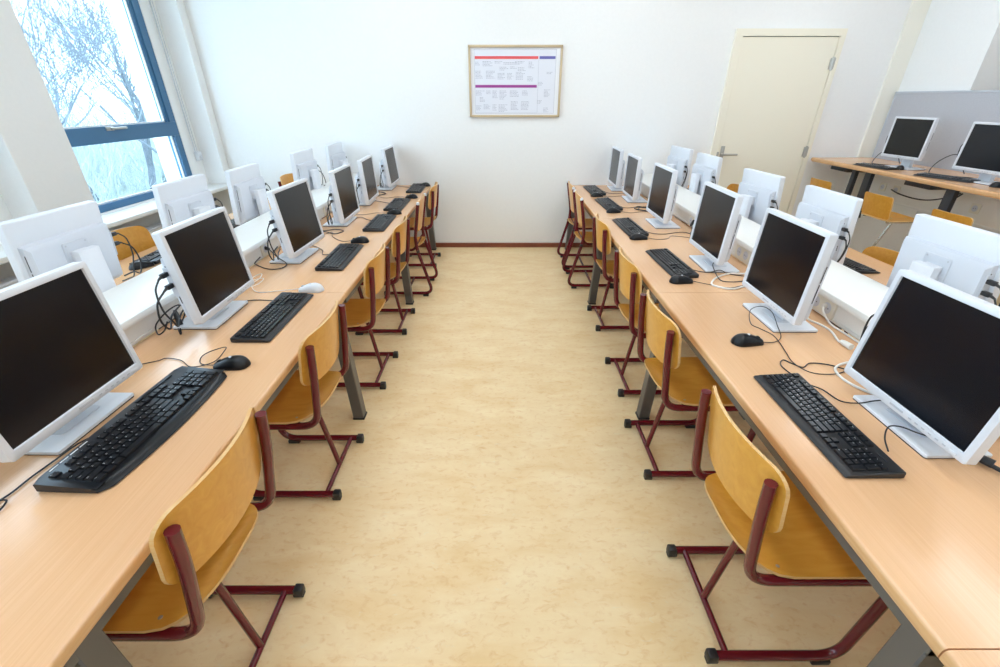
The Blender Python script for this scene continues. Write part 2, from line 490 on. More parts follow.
pr.box(vx - 0.001, vx + 0.001, -0.0162, -0.0155, 0.04, 0.525)
for z in (0.036, H_ - 0.038): pr.box(cx0, cx1, -0.0162, -0.0155, z - 0.0012, z + 0.0012)
for x in (cx0, cx1): pr.box(x - 0.0012, x + 0.0012, -0.0162, -0.0155, 0.036, H_ - 0.036)
pr.build('small_print', M['ink'], sh, smooth=False)

# ------------------------------------------------------------------ desks
def make_desk(L, W, ends=(0, 1), near=0.085):
    """x: 0 (aisle edge) .. W, y: 0..L; top at 0.74"""
    t = empty('desk')
    bm = bmesh.new()
    bmesh.ops.create_cube(bm, size=1)
    for v in bm.verts:
        v.co = Vector((W / 2 + v.co.x * W, L / 2 + v.co.y * (L - 0.003), 0.7225 + v.co.z * 0.035))
    es = [e for e in bm.edges if abs(e.verts[0].co.x) < 1e-4 and abs(e.verts[1].co.x) < 1e-4 and abs(e.verts[0].co.z - e.verts[1].co.z) < 1e-4]
    bmesh.ops.bevel(bm, geom=es, offset=0.010, segments=4, affect='EDGES', profile=0.5)
    mb = MB().from_bm(bm)
    o = mb.build('tabletop', [M['desk'], M['deskedge']], t)
    for p in o.data.polygons:
        if p.normal.x < -0.75: p.material_index = 1
    rl = MB().box(0.010, 0.045, 0.02, L - 0.02, 0.672, 0.705, 0.003, 1)
    rl.box(W - 0.09, W - 0.055, 0.06, L - 0.06, 0.665, 0.705, 0.003, 1)
    rl.build('frame_rail', M['legsteel'], t)
    for e in ends:
        y = near if e == 0 else L - 0.115
        for x in (0.010, W - 0.085):
            spl = -0.030 if x < 0.1 else 0.0
            sh = Matrix(((1, 0, -spl / 0.70, spl), (0, 1, 0, 0), (0, 0, 1, 0), (0, 0, 0, 1)))
            lg = MB().box(x, x + 0.06, y, y + 0.06, 0.012, 0.705, 0.004, 1, mat=sh)
            lg.box(x + spl - 0.003, x + spl + 0.063, y - 0.003, y + 0.063, 0.0, 0.014, 0.003, 1, mi=1)
            lg.build('leg', [M['legsteel'], M['blackplastic']], t)
        cr = MB().box(0.05, W - 0.05, y + 0.01, y + 0.05, 0.66, 0.70, 0.003, 1)
        cr.build('cross_rail', M['legsteel'], t)
    return snapshot(t)
seams = [-1.2, 0.44, 2.115, 3.715, 5.315]
ordw = ['nearest the camera', 'second from the camera', 'third from the camera', 'last, ending at the far wall']
for side, edge in (('window', -0.80), ('door', 0.815)):
    if side == 'window': seams[1] = 0.395
    else: seams[1] = 0.44
    sg = -1 if side == 'window' else 1
    W1 = 1.485 - abs(edge)
    for i in range(4):
        L = seams[i + 1] - seams[i]
        near = 0.055 if side == 'window' else 0.02
        d = make_desk(L, W1, {0: (0,), 1: (0, 1)}.get(i, (1,)), near)
        d.location = (edge, seams[i], 0)
        if sg < 0:
            d.rotation_euler = (0, 0, PI); d.location = (edge, seams[i + 1], 0)
            # keep the legs at the far end of the turned desk
            if i > 0:
                for c in kids(d):
                    if c.name.split('.')[0] in ('leg', 'cross_rail'):
                        far = (c.data.vertices[0].co.y > L / 2)
                        c.location.y = -(L - 0.115 - 0.055) if far else (L - near - 0.06 - near)
        elif i == 0: pass
        tag(d, 'beech-topped computer desk in the %s-side aisle row, %s' % (side, ordw[i]), 'desk', '%s-side aisle desks' % side)
    for i in range(4):
        L = seams[i + 1] - seams[i]
        d = make_desk(L, 0.70, (0, 1) if i == 0 else (1,))
        if sg < 0: d.location = (-2.365, seams[i], 0)
        else:
            d.location = (2.365, seams[i + 1], 0); d.rotation_euler = (0, 0, PI)
            if i > 0:
                for c in kids(d):
                    if c.name.split('.')[0] in ('leg', 'cross_rail'):
                        c.location.y = -(L - 0.115 - 0.055)
        tag(d, 'beech-topped desk behind the %s-side cable channel, %s' % (side, ordw[i]), 'desk', '%s-side outer desks' % side)

# cable channel running between the back-to-back desks
def make_socket(parent, x, y, z, sg, n=2):
    s = MB()
    def plate(x0, x1, a, b, c, d): s.box(min(x0, x1), max(x0, x1), a, b, c, d, 0.004)
    plate(x, x + sg * 0.012, y - 0.042 * n, y + 0.042 * n, z - 0.042, z + 0.042)
    so = s.build('socket', M['socket'], parent)
    for k in range(n):
        yy = y + (k - (n - 1) / 2) * 0.08
        q = MB()
        ring = [(x + sg * 0.0125, yy + 0.026 * math.cos(a), z + 0.026 * math.sin(a)) for a in [2 * PI * i / 20 for i in range(20)]]
        rin = [(x + sg * 0.0135, yy + 0.021 * math.cos(a), z + 0.021 * math.sin(a)) for a in [2 * PI * i / 20 for i in range(20)]]
        q.add(ring + rin, [(i, (i + 1) % 20, 20 + (i + 1) % 20, 20 + i) for i in range(20)] + [tuple(range(20, 40))])
        q.build('outlet', M['wplastic2'], so)
        hm = MB()
        for dy in (-0.009, 0.009):
            hm.cyl((x + sg * 0.0137, yy + dy, z), (x + sg * 0.0145, yy + dy, z), 0.0028, n=8)
        hm.build('pin_hole', M['slot'], so)
    return so
SOCK = {}
for side, sg in (('window', -1), ('door', 1)):
    t = empty('cable_channel', (sg * 1.61, 0, 0.742))
    tag(t, 'long white cable channel with lid between the back-to-back desks on the %s side' % side, 'cable channel')
    MB().box(-0.122, 0.122, -1.2, 5.315, 0, 0.10, 0.003, 1).box(-0.126, 0.126, -1.2, 5.315, 0.012, 0.018).build('body', M['channel'], t)
    MB().box(-0.155, 0.165, -1.2, 5.315, 0.097, 0.128, 0.006).build('lid', M['channel'], t)
    sl = MB()
    for y in (2.62, 0.9, 4.4):
        sl.tube([(sg * 0.02, y - 0.02, 0.1275), (sg * 0.008, y, 0.1285), (sg * 0.012, y + 0.02, 0.1275)], 0.003, 6)
    sl.build('finger_slot', M['slot'], t)
    for y in ((1.85, 2.60, 3.42, 4.2) if sg > 0 else (1.05, 2.70, 3.80, 4.7)):
        make_socket(t, -sg * 0.122, y, 0.052, -sg, 1 if (sg < 0 or y > 3) else 2)
    SOCK[side] = t

# ------------------------------------------------------------------ monitors
def make_monitor():
    t = empty('monitor')
    SW, SH = 0.408, 0.330
    # base plate
    MB().prism(rrect(-0.095, 0.095, -0.143, 0.143, 0.006, 3), 0.004, 0.013, bev=0.002).build('base', M['wplastic'], t)
    MB().prism(rrect(-0.093, 0.0945, -0.1415, 0.1415, 0.006, 3), 0.0, 0.0045).build('rubber_foot', M['slot'], t)
    MB().prism(rrect(-0.055, 0.045, -0.07, 0.07, 0.012, 3), 0.0128, 0.0155, bev=0.001).build('swivel_plate', M['wplastic2'], t)
    # column (unit height, scaled per monitor)
    c = MB()
    c.prism([(-0.022, -0.054), (0.008, -0.050), (0.008, 0.050), (-0.022, 0.054), (-0.032, 0.044), (-0.036, 0.02), (-0.036, -0.02), (-0.032, -0.044)], 0.012, 1.0, bev=0.006)
    c.build('stand_column', M['wplastic'], t)
    # housing: origin at the centre of the screen
    h = empty_housing = MB()
    OW, TOP, BOT = SW / 2 + 0.0195, SH / 2 + 0.019, -SH / 2 - 0.026
    def ring(x, w0, t0, b0, r=0.008):
        return [(x, a, b) for a, b in rrect(-w0, w0, b0, t0, r, 3)]
    n = len(ring(0, 1, 1, -1))
    rings = [ring(-0.003, SW / 2, SH / 2, -SH / 2, 0.001), ring(0.003, SW / 2 + 0.002, SH / 2 + 0.002, -SH / 2 - 0.002, 0.002),
             ring(0.004, OW - 0.004, TOP - 0.004, BOT + 0.004), ring(0.001, OW, TOP, BOT), ring(-0.028, OW, TOP, BOT), ring(-0.032, OW - 0.004, TOP - 0.004, BOT + 0.004)]
    vs = [p for r_ in rings for p in r_]
    fs = [(k * n + i, k * n + (i + 1) % n, (k + 1) * n + (i + 1) % n, (k + 1) * n + i) for k in range(len(rings) - 1) for i in range(n)]
    fs.append(tuple(range((len(rings) - 1) * n, len(rings) * n)))
    h.add(vs, fs)
    ho = h.build('housing', M['wplastic'], t)
    MB().box(-0.004, -0.0028, -SW / 2 - 0.0005, SW / 2 + 0.0005, -SH / 2 - 0.0005, SH / 2 + 0.0005).build('screen', M['screen'], ho, smooth=False)
    # raised rear cover with a sloped top edge
    rc = MB()
    yo, yi = OW - 0.018, OW - 0.030
    zt, zb = TOP - 0.095, BOT + 0.012
    A = [(-0.031, -yo, zb), (-0.031, yo, zb), (-0.031, yo, zt), (-0.031, -yo, zt)]
    B = [(-0.052, -yo, zb + 0.004), (-0.052, yo, zb + 0.004), (-0.052, yo, zt - 0.004), (-0.052, -yo, zt - 0.004)]
    C_ = [(-0.068, -yi, zb + 0.02), (-0.068, yi, zb + 0.02), (-0.066, yi, zt - 0.022), (-0.066, -yi, zt - 0.022)]
    rc.add(A + B + C_, [(0, 1, 5, 4), (1, 2, 6, 5), (2, 3, 7, 6), (3, 0, 4, 7), (4, 5, 9, 8), (5, 6, 10, 9), (6, 7, 11, 10), (7, 4, 8, 11), (8, 9, 10, 11)])
    rc.build('rear_cover', M['wplastic2'], ho)
    for s in (-1, 1):
        for k, (z0, z1) in enumerate(((-0.10, -0.02), (-0.012, 0.055))):
            vt = MB().box(-0.0495, -0.0468, s * (yo + 0.0005) - 0.001, s * (yo + 0.0005) + 0.001, z0, z1)
            vt.build('side_vent', M['slot'], ho)
    mp = MB().prism(rrect(-0.062, 0.062, -0.062, 0.062, 0.008, 3), 0.066, 0.071, axis='x', bev=0.002, mat=Matrix.Scale(-1, 4, (1, 0, 0)))
    mp = mp.build('mounting_plate', M['wplastic2'], ho)
    sc = MB()
    for a in (-0.05, 0.05):
        for b_ in (-0.05, 0.05): sc.cyl((-0.0705, a, b_), (-0.0725, a, b_), 0.0038, n=10)
    sc.build('screw', M['grey'], ho)
    MB().box(-0.096, -0.068, -0.040, 0.040, -0.038, 0.024, 0.006).build('hinge_block', M['wplastic'], ho)
    bt = MB()
    for k in range(6):
        bt.box(0.0036, 0.0046, 0.045 + k * 0.022, 0.055 + k * 0.022, BOT + 0.010, BOT + 0.0135)
    bt.box(0.0036, 0.0046, -0.024, 0.024, BOT + 0.011, BOT + 0.0165)
    bt.build('control_print', M['grey'], ho)
    MB().box(0.0034, 0.0056, 0.178, 0.198, BOT + 0.007, BOT + 0.015, 0.001, 1).build('power_button', M['wplastic'], ho)
    # port strip and the two plugs
    pt = MB().box(-0.062, -0.033, -yo - 0.004, -yo + 0.001, -0.07, 0.05, 0.002, 1)
    pt.build('port_strip', M['wplastic2'], ho)
    for k, z in enumerate((0.026, -0.020)):
        q = MB().box(-0.06, -0.044, -yo - 0.036, -yo - 0.003, z - 0.009, z + 0.009, 0.003)
        q.cyl((-0.052, -yo - 0.034, z), (-0.052, -yo - 0.055, z - 0.006), 0.006, 0.004, n=8)
        q.build('plug', M['blackplastic'], ho)
    cb = MB()
    y0 = -yo - 0.055
    cb.tube(spline([(-0.052, y0, 0.020), (-0.058, y0 - 0.03, -0.015), (-0.066, y0 - 0.03, -0.09), (-0.07, y0 - 0.005, -0.15), (-0.088, y0 + 0.03, -0.185), (-0.12, y0 + 0.10, -0.17), (-0.135, y0 + 0.16, -0.16)]), 0.0033, 6)
    cb.tube(spline([(-0.052, y0, -0.026), (-0.07, y0 - 0.035, -0.06), (-0.09, y0 - 0.035, -0.13), (-0.10, y0 + 0.0, -0.18), (-0.12, y0 + 0.06, -0.15), (-0.135, y0 + 0.14, -0.14)]), 0.0036, 6)
    cb.build('signal_cable', M['cable'], ho)
    return snapshot(t)
mon0 = make_monitor()
made_first = [False]
def place_monitor(scr, yaw, tilt, label, group, zdesk=0.74, scale=1.0, cables=True, off=(0.0, 0.0)):
    """scr: centre of the screen; yaw: the way the screen faces"""
    x, y, z = scr
    bx = x - math.cos(yaw) * 0.10 * scale + off[0]; by = y - math.sin(yaw) * 0.10 * scale + off[1]
    t, md = copy_thing(mon0, () if cables else ('signal_cable', 'plug'))
    t.location = (bx, by, zdesk); t.rotation_euler = (0, 0, yaw); t.scale = (scale,) * 3
    zc = (z - zdesk) / scale
    h = md['housing'][0]
    v = Matrix.Rotation(-yaw, 3, 'Z') @ Vector((x - bx, y - by, 0)) / scale
    h.location = (v.x, v.y, zc); h.rotation_euler = (0, -tilt, 0)
    md['stand_column'][0].scale = (1, 1, zc + 0.02)
    tag(t, label, 'monitor', group)
    return t
posn = ['nearest the camera', 'second from the camera', 'third from the camera', 'fourth from the camera', 'fifth from the camera', 'farthest, by the end wall']
LM = [(-1.225, 1.037, 1.02, -0.014, 0.092), (-1.223, 1.805, 1.016, 0.013, 0.102), (-1.195, 2.661, 1.007, -0.043, 0.112), (-1.189, 3.546, 0.983, 0.014, 0.058), (-1.211, 4.308, 0.968, 0.043, 0.05), (-1.170, 5.08, 0.988, 0.001, 0.10)]
RM = [(1.212, 1.064, 0.986, 3.152, 0.101), (1.204, 1.816, 1.007, 3.131, 0.05), (1.221, 2.554, 1.004, 3.118, 0.053), (1.23, 3.524, 0.992, 3.135, 0.035), (1.262, 4.48, 0.965, 3.109, 0.017), (1.24, 5.075, 0.977, 3.11, 0.025)]
for i, (x, y, z, yaw, tl) in enumerate(LM):
    place_monitor((x, y, z), yaw, tl, 'white monitor with dark screen on the window-side aisle desks, ' + posn[i], 'window-side aisle monitors', off=(-0.008, 0.04))
for i, (x, y, z, yaw, tl) in enumerate(RM):
    place_monitor((x, y, z), yaw, tl, 'white monitor with dark screen on the door-side aisle desks, ' + posn[i], 'door-side aisle monitors', off=(-0.033, 0.0))
LB = [(-1.93, 1.885, 1.027, PI, 0.09), (-1.93, 2.74, 1.022, PI, 0.09), (-1.93, 3.45, 1.0, PI + 0.03, 0.07), (-1.85, 4.37, 1.02, PI, 0.05), (-1.785, 5.07, 1.02, PI, 0.04)]
pb = ['nearest the camera', 'second from the camera', 'third from the camera', 'fourth from the camera', 'farthest, by the end wall']
for i, (x, y, z, yaw, tl) in enumerate(LB):
    place_monitor((x, y, z), yaw, tl, 'white monitor seen from behind, facing the windows, ' + pb[i], 'monitors facing the windows')
RB = [(1.93, 1.80, 0.985, 0.0, 0.06), (1.93, 2.61, 0.975, 0.0, 0.06), (1.95, 3.39, 0.97, 0.085, 0.08), (1.925, 4.30, 0.99, 0.03, 0.03), (1.89, 4.90, 1.0, 0.08, 0.03)]
for i, (x, y, z, yaw, tl) in enumerate(RB):
    place_monitor((x, y, z), yaw, tl, 'white monitor seen from behind, facing the door side, ' + pb[i], 'monitors facing the door side')
ZW = 1.045
place_monitor((3.715, 4.39, 1.311), -3.073, 0.01, 'white monitor on the high wall bench, the one close to the door', 'wall bench monitors', ZW, 0.92)
place_monitor((3.69, 3.60, 1.30), -3.12, 0.03, 'white monitor on the high wall bench, the one cut by the photo edge', 'wall bench monitors', ZW, 0.92)
# the prototype itself is not placed: remove it
for c, gs in CH[mon0.name]:
    for g, _ in gs: bpy.data.objects.remove(g)
    bpy.data.objects.remove(c)
bpy.data.objects.remove(mon0)

# ------------------------------------------------------------------ keyboards
KROWS = [  # (y0 width units) rows from the user side to the back
]
def key_layout():
    """list of (u, v, w, h, text); u along the length 0..22.5, v from user side 0..6.4"""
    K = []
    def row(v, u, items):
        for it in items:
            if isinstance(it, tuple): tx, w = it
            else: tx, w = it, 1
            if tx is not None: K.append((u, v, w, 1, tx))
            u += w
    row(0, 0, [('Ctrl', 1.25), ('', 1.25), ('Alt', 1.25), ('', 6.25), ('Alt', 1.25), ('', 1.25), ('', 1.25), ('Ctrl', 1.25)])
    row(1, 0, [('Shift', 2.25)] + list('ZXCVBNM,./') + [('Shift', 2.75)])
    row(2, 0, [('Caps', 1.75)] + list('ASDFGHJKL;\'') + [('Enter', 2.25)])
    row(3, 0, [('Tab', 1.5)] + list('QWERTYUIOP[]') + [('\\', 1.5)])
    row(4, 0, list('`1234567890-=') + [('Back', 2)])
    row(5.4, 0, [('Esc', 1), (None, 1), 'F1', 'F2', 'F3', 'F4', (None, 0.5), 'F5', 'F6', 'F7', 'F8', (None, 0.5), 'F9', 'F10', 'F11', 'F12'])
    row(0, 15.25, ['', '', '']); row(1, 16.25, [''])
    row(3, 15.25, ['Del', 'End', 'PgD']); row(4, 15.25, ['Ins', 'Hm', 'PgU']); row(5.4, 15.25, ['', '', ''])
    row(0, 18.5, [('0', 2), '.']); row(1, 18.5, list('123')); row(2, 18.5, list('456')); row(3, 18.5, list('789')); row(4, 18.5, list('N/*'))
    K.append((21.5, 4, 1, 1, '-')); K.append((21.5, 2, 1, 2, '+')); K.append((21.5, 0, 1, 2, ''))
    return K
def text_mesh(txt, cache={}):
    if txt in cache: return cache[txt]
    cu = bpy.data.curves.new('t', 'FONT'); cu.body = txt; cu.size = 1; cu.resolution_u = 1
    cu.align_x = 'LEFT'
    o = bpy.data.objects.new('t', cu); COL.objects.link(o)
    dg = bpy.context.evaluated_depsgraph_get()
    me = o.evaluated_get(dg).to_mesh()
    r = ([v.co.copy() for v in me.vertices], [tuple(p.vertices) for p in me.polygons])
    bpy.data.objects.remove(o); bpy.data.curves.remove(cu)
    cache[txt] = r
    return r
def make_keyboard(kind, L, Dp, legends=True):
    """local: x toward the user, y along the length (user's right is +y); origin at the centre"""
    t = empty('keyboard')
    b = MB()
    hb = 0.026 if kind == 'curved' else 0.021       # rear height
    hf = 0.012
    if kind == 'slim':
        prof = [(-Dp / 2, 0.004), (-Dp / 2, hb), (-Dp / 2 + 0.006, hb + 0.002), (Dp / 2 - 0.022, hf + 0.002), (Dp / 2 - 0.004, hf - 0.003), (Dp / 2, 0.004), (Dp / 2 - 0.01, 0.002), (-Dp / 2 + 0.01, 0.002)]
        ys = [-L / 2, -L / 2 + 0.003, L / 2 - 0.003, L / 2]
        ins = [0.003, 0, 0, 0.003]
        rows = []
        for y, q in zip(ys, ins):
            rows.append([(x * (1 - q * 4), y, z - (q if z > 0.01 else 0)) for x, z in prof])
    else:
        ys = [-L / 2 + L * i / 24 for i in range(25)]
        rows = []
        for y in ys:
            s = abs(y) / (L / 2)
            bow = 0.020 * (1 - s * s)                     # palm rest bulges toward the user
            rr = 0.0 if s < 0.9 else 0.02 * ((s - 0.9) / 0.1) ** 2
            fx = Dp / 2 - 0.035 + bow - rr
            bk = -Dp / 2 + 0.004 * s + rr * 0.4
            rows.append([(bk, y, 0.004), (bk, y, hb), (bk + 0.008, y, hb + 0.003), (Dp / 2 - 0.063, y, hf + 0.004), (Dp / 2 - 0.050, y, hf + 0.006), (fx - 0.015, y, hf + 0.002), (fx - 0.003, y, 0.007), (fx, y, 0.003), (0, y, 0.002)])
    n = len(rows[0])
    vs = [p for r in rows for p in r]
    fs = [(i * n + j, i * n + (j + 1) % n, (i + 1) * n + (j + 1) % n, (i + 1) * n + j) for i in range(len(rows) - 1) for j in range(n)]
    fs += [tuple(range(n)), tuple(range((len(rows) - 1) * n, len(rows) * n))]
    b.add(vs, fs)
    b.build('body', M['glossblack'] if kind == 'curved' else M['blackplastic'], t)
    # keys on a sloped plane
    kx0 = (Dp / 2 - 0.026) if kind == 'slim' else (Dp / 2 - 0.060)      # user side edge of the key field
    kx1 = -Dp / 2 + (0.014 if kind == 'slim' else 0.030)
    u0, u1 = -L / 2 + (0.012 if kind == 'slim' else 0.022), L / 2 - (0.012 if kind == 'slim' else 0.022)
    su = (u1 - u0) / 22.5; sv = (kx0 - kx1) / 6.4
    def zt(x):
        a = (x + Dp / 2) / Dp
        return hb + 0.002 + (hf - hb) * a
    km = MB()
    for (u, v, w, h, tx) in key_layout():
        ya, yb = u0 + u * su, u0 + (u + w) * su
        xa, xb = kx0 - v * sv, kx0 - (v + h) * sv
        g = 0.0012; tp = 0.0028
        vs = []
        for d, dz in ((g, -0.001), (g + 0.0006, 0.004), (tp, 0.0062)):
            for x, y in ((xa - d, ya + d), (xa - d, yb - d), (xb + d, yb - d), (xb + d, ya + d)):
                vs.append((x, y, zt(x) + dz))
        fs = [(8, 9, 10, 11)]
        for k in (0, 4):
            for i in range(4): fs.append((k + i, k + (i + 1) % 4, k + 4 + (i + 1) % 4, k + 4 + i))
        km.add(vs, fs)
        if legends and tx:
            tv, tf = text_mesh(tx)
            sz = 0.0068 if len(tx) == 1 else 0.0042
            ox = xb + tp + 0.0015 + (sz * 0.75); oy = ya + tp + 0.0012
            km.add([(ox - p.y * sz, oy + p.x * sz, zt(ox - p.y * sz) + 0.0064) for p in tv], tf, 1)
    km.build('keys', [M['key'], M['legend']], t, recalc=False)
    if kind == 'curved':
        sr = MB()
        for k, (a, b_) in enumerate(((-0.235, -0.21), (-0.205, -0.18), (-0.175, -0.15), (-0.145, -0.12))):
            sr.box(-Dp / 2 + 0.014, -Dp / 2 + 0.017, a, b_, hb + 0.001, hb + 0.0032)
        sr.build('shortcut_strip', M['legend'], t)
        MB().box(-Dp / 2 + 0.010, -Dp / 2 + 0.024, 0.06, 0.22, hb + 0.0, hb + 0.0045, 0.002).build('media_bar', M['glossblack'], t)
    else:
        ld = MB().box(-Dp / 2 + 0.020, -Dp / 2 + 0.026, L / 2 - 0.085, L / 2 - 0.04, zt(-Dp / 2 + 0.022), zt(-Dp / 2 + 0.022) + 0.0012)
        ld.build('indicator_strip', M['slot'], t)
    ft = MB()
    for y in (-L / 2 + 0.06, L / 2 - 0.06):
        ft.box(-Dp / 2 + 0.012, -Dp / 2 + 0.024, y - 0.015, y + 0.015, 0, 0.006)
        ft.box(Dp / 2 - 0.075, Dp / 2 - 0.065, y - 0.01, y + 0.01, 0, 0.004)
    ft.build('foot', M['slot'], t)
    return snapshot(t)
kb_curved = make_keyboard('curved', 0.558, 0.225)
kb_slim = make_keyboard('slim', 0.505, 0.165)
used = {}
def place_keyboard(src, x, y, yaw, label, group, z=0.741, scale=1.0, cord=None):
    if src.name not in used:
        used[src.name] = 1; t = src
    else:
        t = copy_thing(src)[0]
    sc3 = scale if isinstance(scale, tuple) else (scale,) * 3
    t.location = (x, y, z); t.rotation_euler = (0, 0, yaw); t.scale = sc3
    tag(t, label, 'keyboard', group)
    if cord:
        mi = Matrix.LocRotScale(Vector((x, y, z)), Euler((0, 0, yaw)), Vector(sc3)).inverted()
        MB().tube([mi @ p for p in spline(cord)], 0.0024, 6).build('cord', M['cable'], t)
    return t
C = 0.744
place_keyboard(kb_curved, -1.072, 1.078, -0.03, 'large black keyboard with curved palm rest, in front of the nearest window-side monitor', 'window-side aisle keyboards',
               cord=[(-1.175, 1.02, 0.757), (-1.215, 0.97, 0.752), (-1.235, 0.91, C), (-1.242, 0.85, C), (-1.243, 0.80, C), (-1.252, 0.755, C), (-1.245, 0.72, C), (-1.22, 0.735, C), (-1.225, 0.77, 0.748), (-1.25, 0.765, 0.75), (-1.29, 0.74, C), (-1.36, 0.72, C)])
kl = [(-1.027, 1.828, 0.0), (-1.0, 2.68, 0.02), (-0.957, 3.535, 0.01), (-0.958, 4.22, 0.0), (-0.918, 5.055, 0.01)]
klab = ['black keyboard beside the white mouse on the window-side aisle desks', 'black keyboard third from the camera on the window-side aisle desks', 'black keyboard fourth from the camera on the window-side aisle desks',
        'black keyboard fifth from the camera on the window-side aisle desks', 'black keyboard closest to the end wall on the window-side aisle desks']
kc = [[(-1.11, 1.99, 0.75), (-1.16, 2.01, C), (-1.22, 2.013, C), (-1.33, 1.99, C), (-1.44, 2.03, C)],
      [(-1.085, 2.72, 0.75), (-1.14, 2.74, C), (-1.18, 2.84, C), (-1.29, 2.93, C), (-1.42, 2.90, C)],
      [(-1.04, 3.60, 0.75), (-1.10, 3.66, C), (-1.18, 3.743, C), (-1.275, 3.66, C), (-1.4, 3.60, C)],
      [(-1.04, 4.27, 0.75), (-1.10, 4.33, C), (-1.2, 4.4, C), (-1.4, 4.46, C)],
      [(-1.0, 5.1, 0.75), (-1.06, 5.16, C), (-1.2, 5.24, C), (-1.42, 5.2, C)]]
for i, (x, y, a) in enumerate(kl):
    place_keyboard(kb_slim, x, y, a, klab[i], 'window-side aisle keyboards', scale=0.97, cord=kc[i])
kr = [(0.99, 1.088, PI + 0.0), (1.03, 2.56, PI + 0.03), (1.0, 3.40, PI + 0.03), (1.015, 4.23, PI + 0.04), (1.015, 4.93, PI + 0.03)]
krl = ['black keyboard with bluish front edge nearest the camera on the door-side aisle desks', 'black keyboard second from the camera on the door-side aisle desks, mouse at its corner', 'black keyboard third from the camera on the door-side aisle desks',
       'black keyboard fourth from the camera on the door-side aisle desks', 'black keyboard closest to the end wall on the door-side aisle desks']
krc = [[(1.06, 1.29, 0.75), (1.055, 1.40, C), (1.085, 1.444, C), (1.104, 1.421, C), (1.13, 1.392, C), (1.175, 1.421, C), (1.237, 1.41, C), (1.30, 1.37, C), (1.42, 1.36, C)],
       [(1.11, 2.46, 0.75), (1.14, 2.435, C), (1.20, 2.40, 0.7465), (1.26, 2.40, 0.76), (1.31, 2.38, C), (1.42, 2.33, C)],
       [(1.08, 3.30, 0.75), (1.13, 3.24, C), (1.22, 3.22, C), (1.36, 3.27, C), (1.44, 3.2, C)],
       [(1.10, 4.15, 0.75), (1.15, 4.1, C), (1.28, 4.12, C), (1.43, 4.05, C)],
       [(1.10, 4.9, 0.75), (1.16, 4.8, C), (1.3, 4.78, C), (1.43, 4.75, C)]]
for i, (x, y, a) in enumerate(kr):
    place_keyboard(kb_slim, x, y, a, krl[i], 'door-side aisle keyboards', scale=0.95 if i == 0 else (0.88, 0.96, 1.0), cord=krc[i])
place_keyboard(kb_slim, -2.17, 2.80, PI + 0.05, 'dark keyboard on the window-facing desk beside a brown chair back', 'outer keyboards')
place_keyboard(kb_slim, -2.12, 3.55, PI, 'dark keyboard behind the window-facing monitor with the two hanging plugs', 'outer keyboards')
place_keyboard(kb_slim, 2.095, 2.62, 0.05, 'black keyboard on the outer door-side desk near a curved chair back', 'outer keyboards', scale=0.92)
place_keyboard(kb_slim, 2.10, 3.30, 0.0, 'black keyboard on the outer door-side desk below the middle rear-facing monitor', 'outer keyboards')
place_keyboard(kb_slim, 2.06, 4.72, 0.0, 'black keyboard on the outer door-side desk under the farthest rear-facing monitors', 'outer keyboards')
place_keyboard(kb_slim, 3.58, 4.47, PI + 0.12, 'dark keyboard on the high wall bench beside the mouse, close to the door', 'wall bench keyboards', ZW + 0.001, 0.74)
place_keyboard(kb_slim, 3.65, 3.79, PI + 0.28, 'dark keyboard on the high wall bench in front of the monitor at the photo edge', 'wall bench keyboards', ZW + 0.001, 0.80)

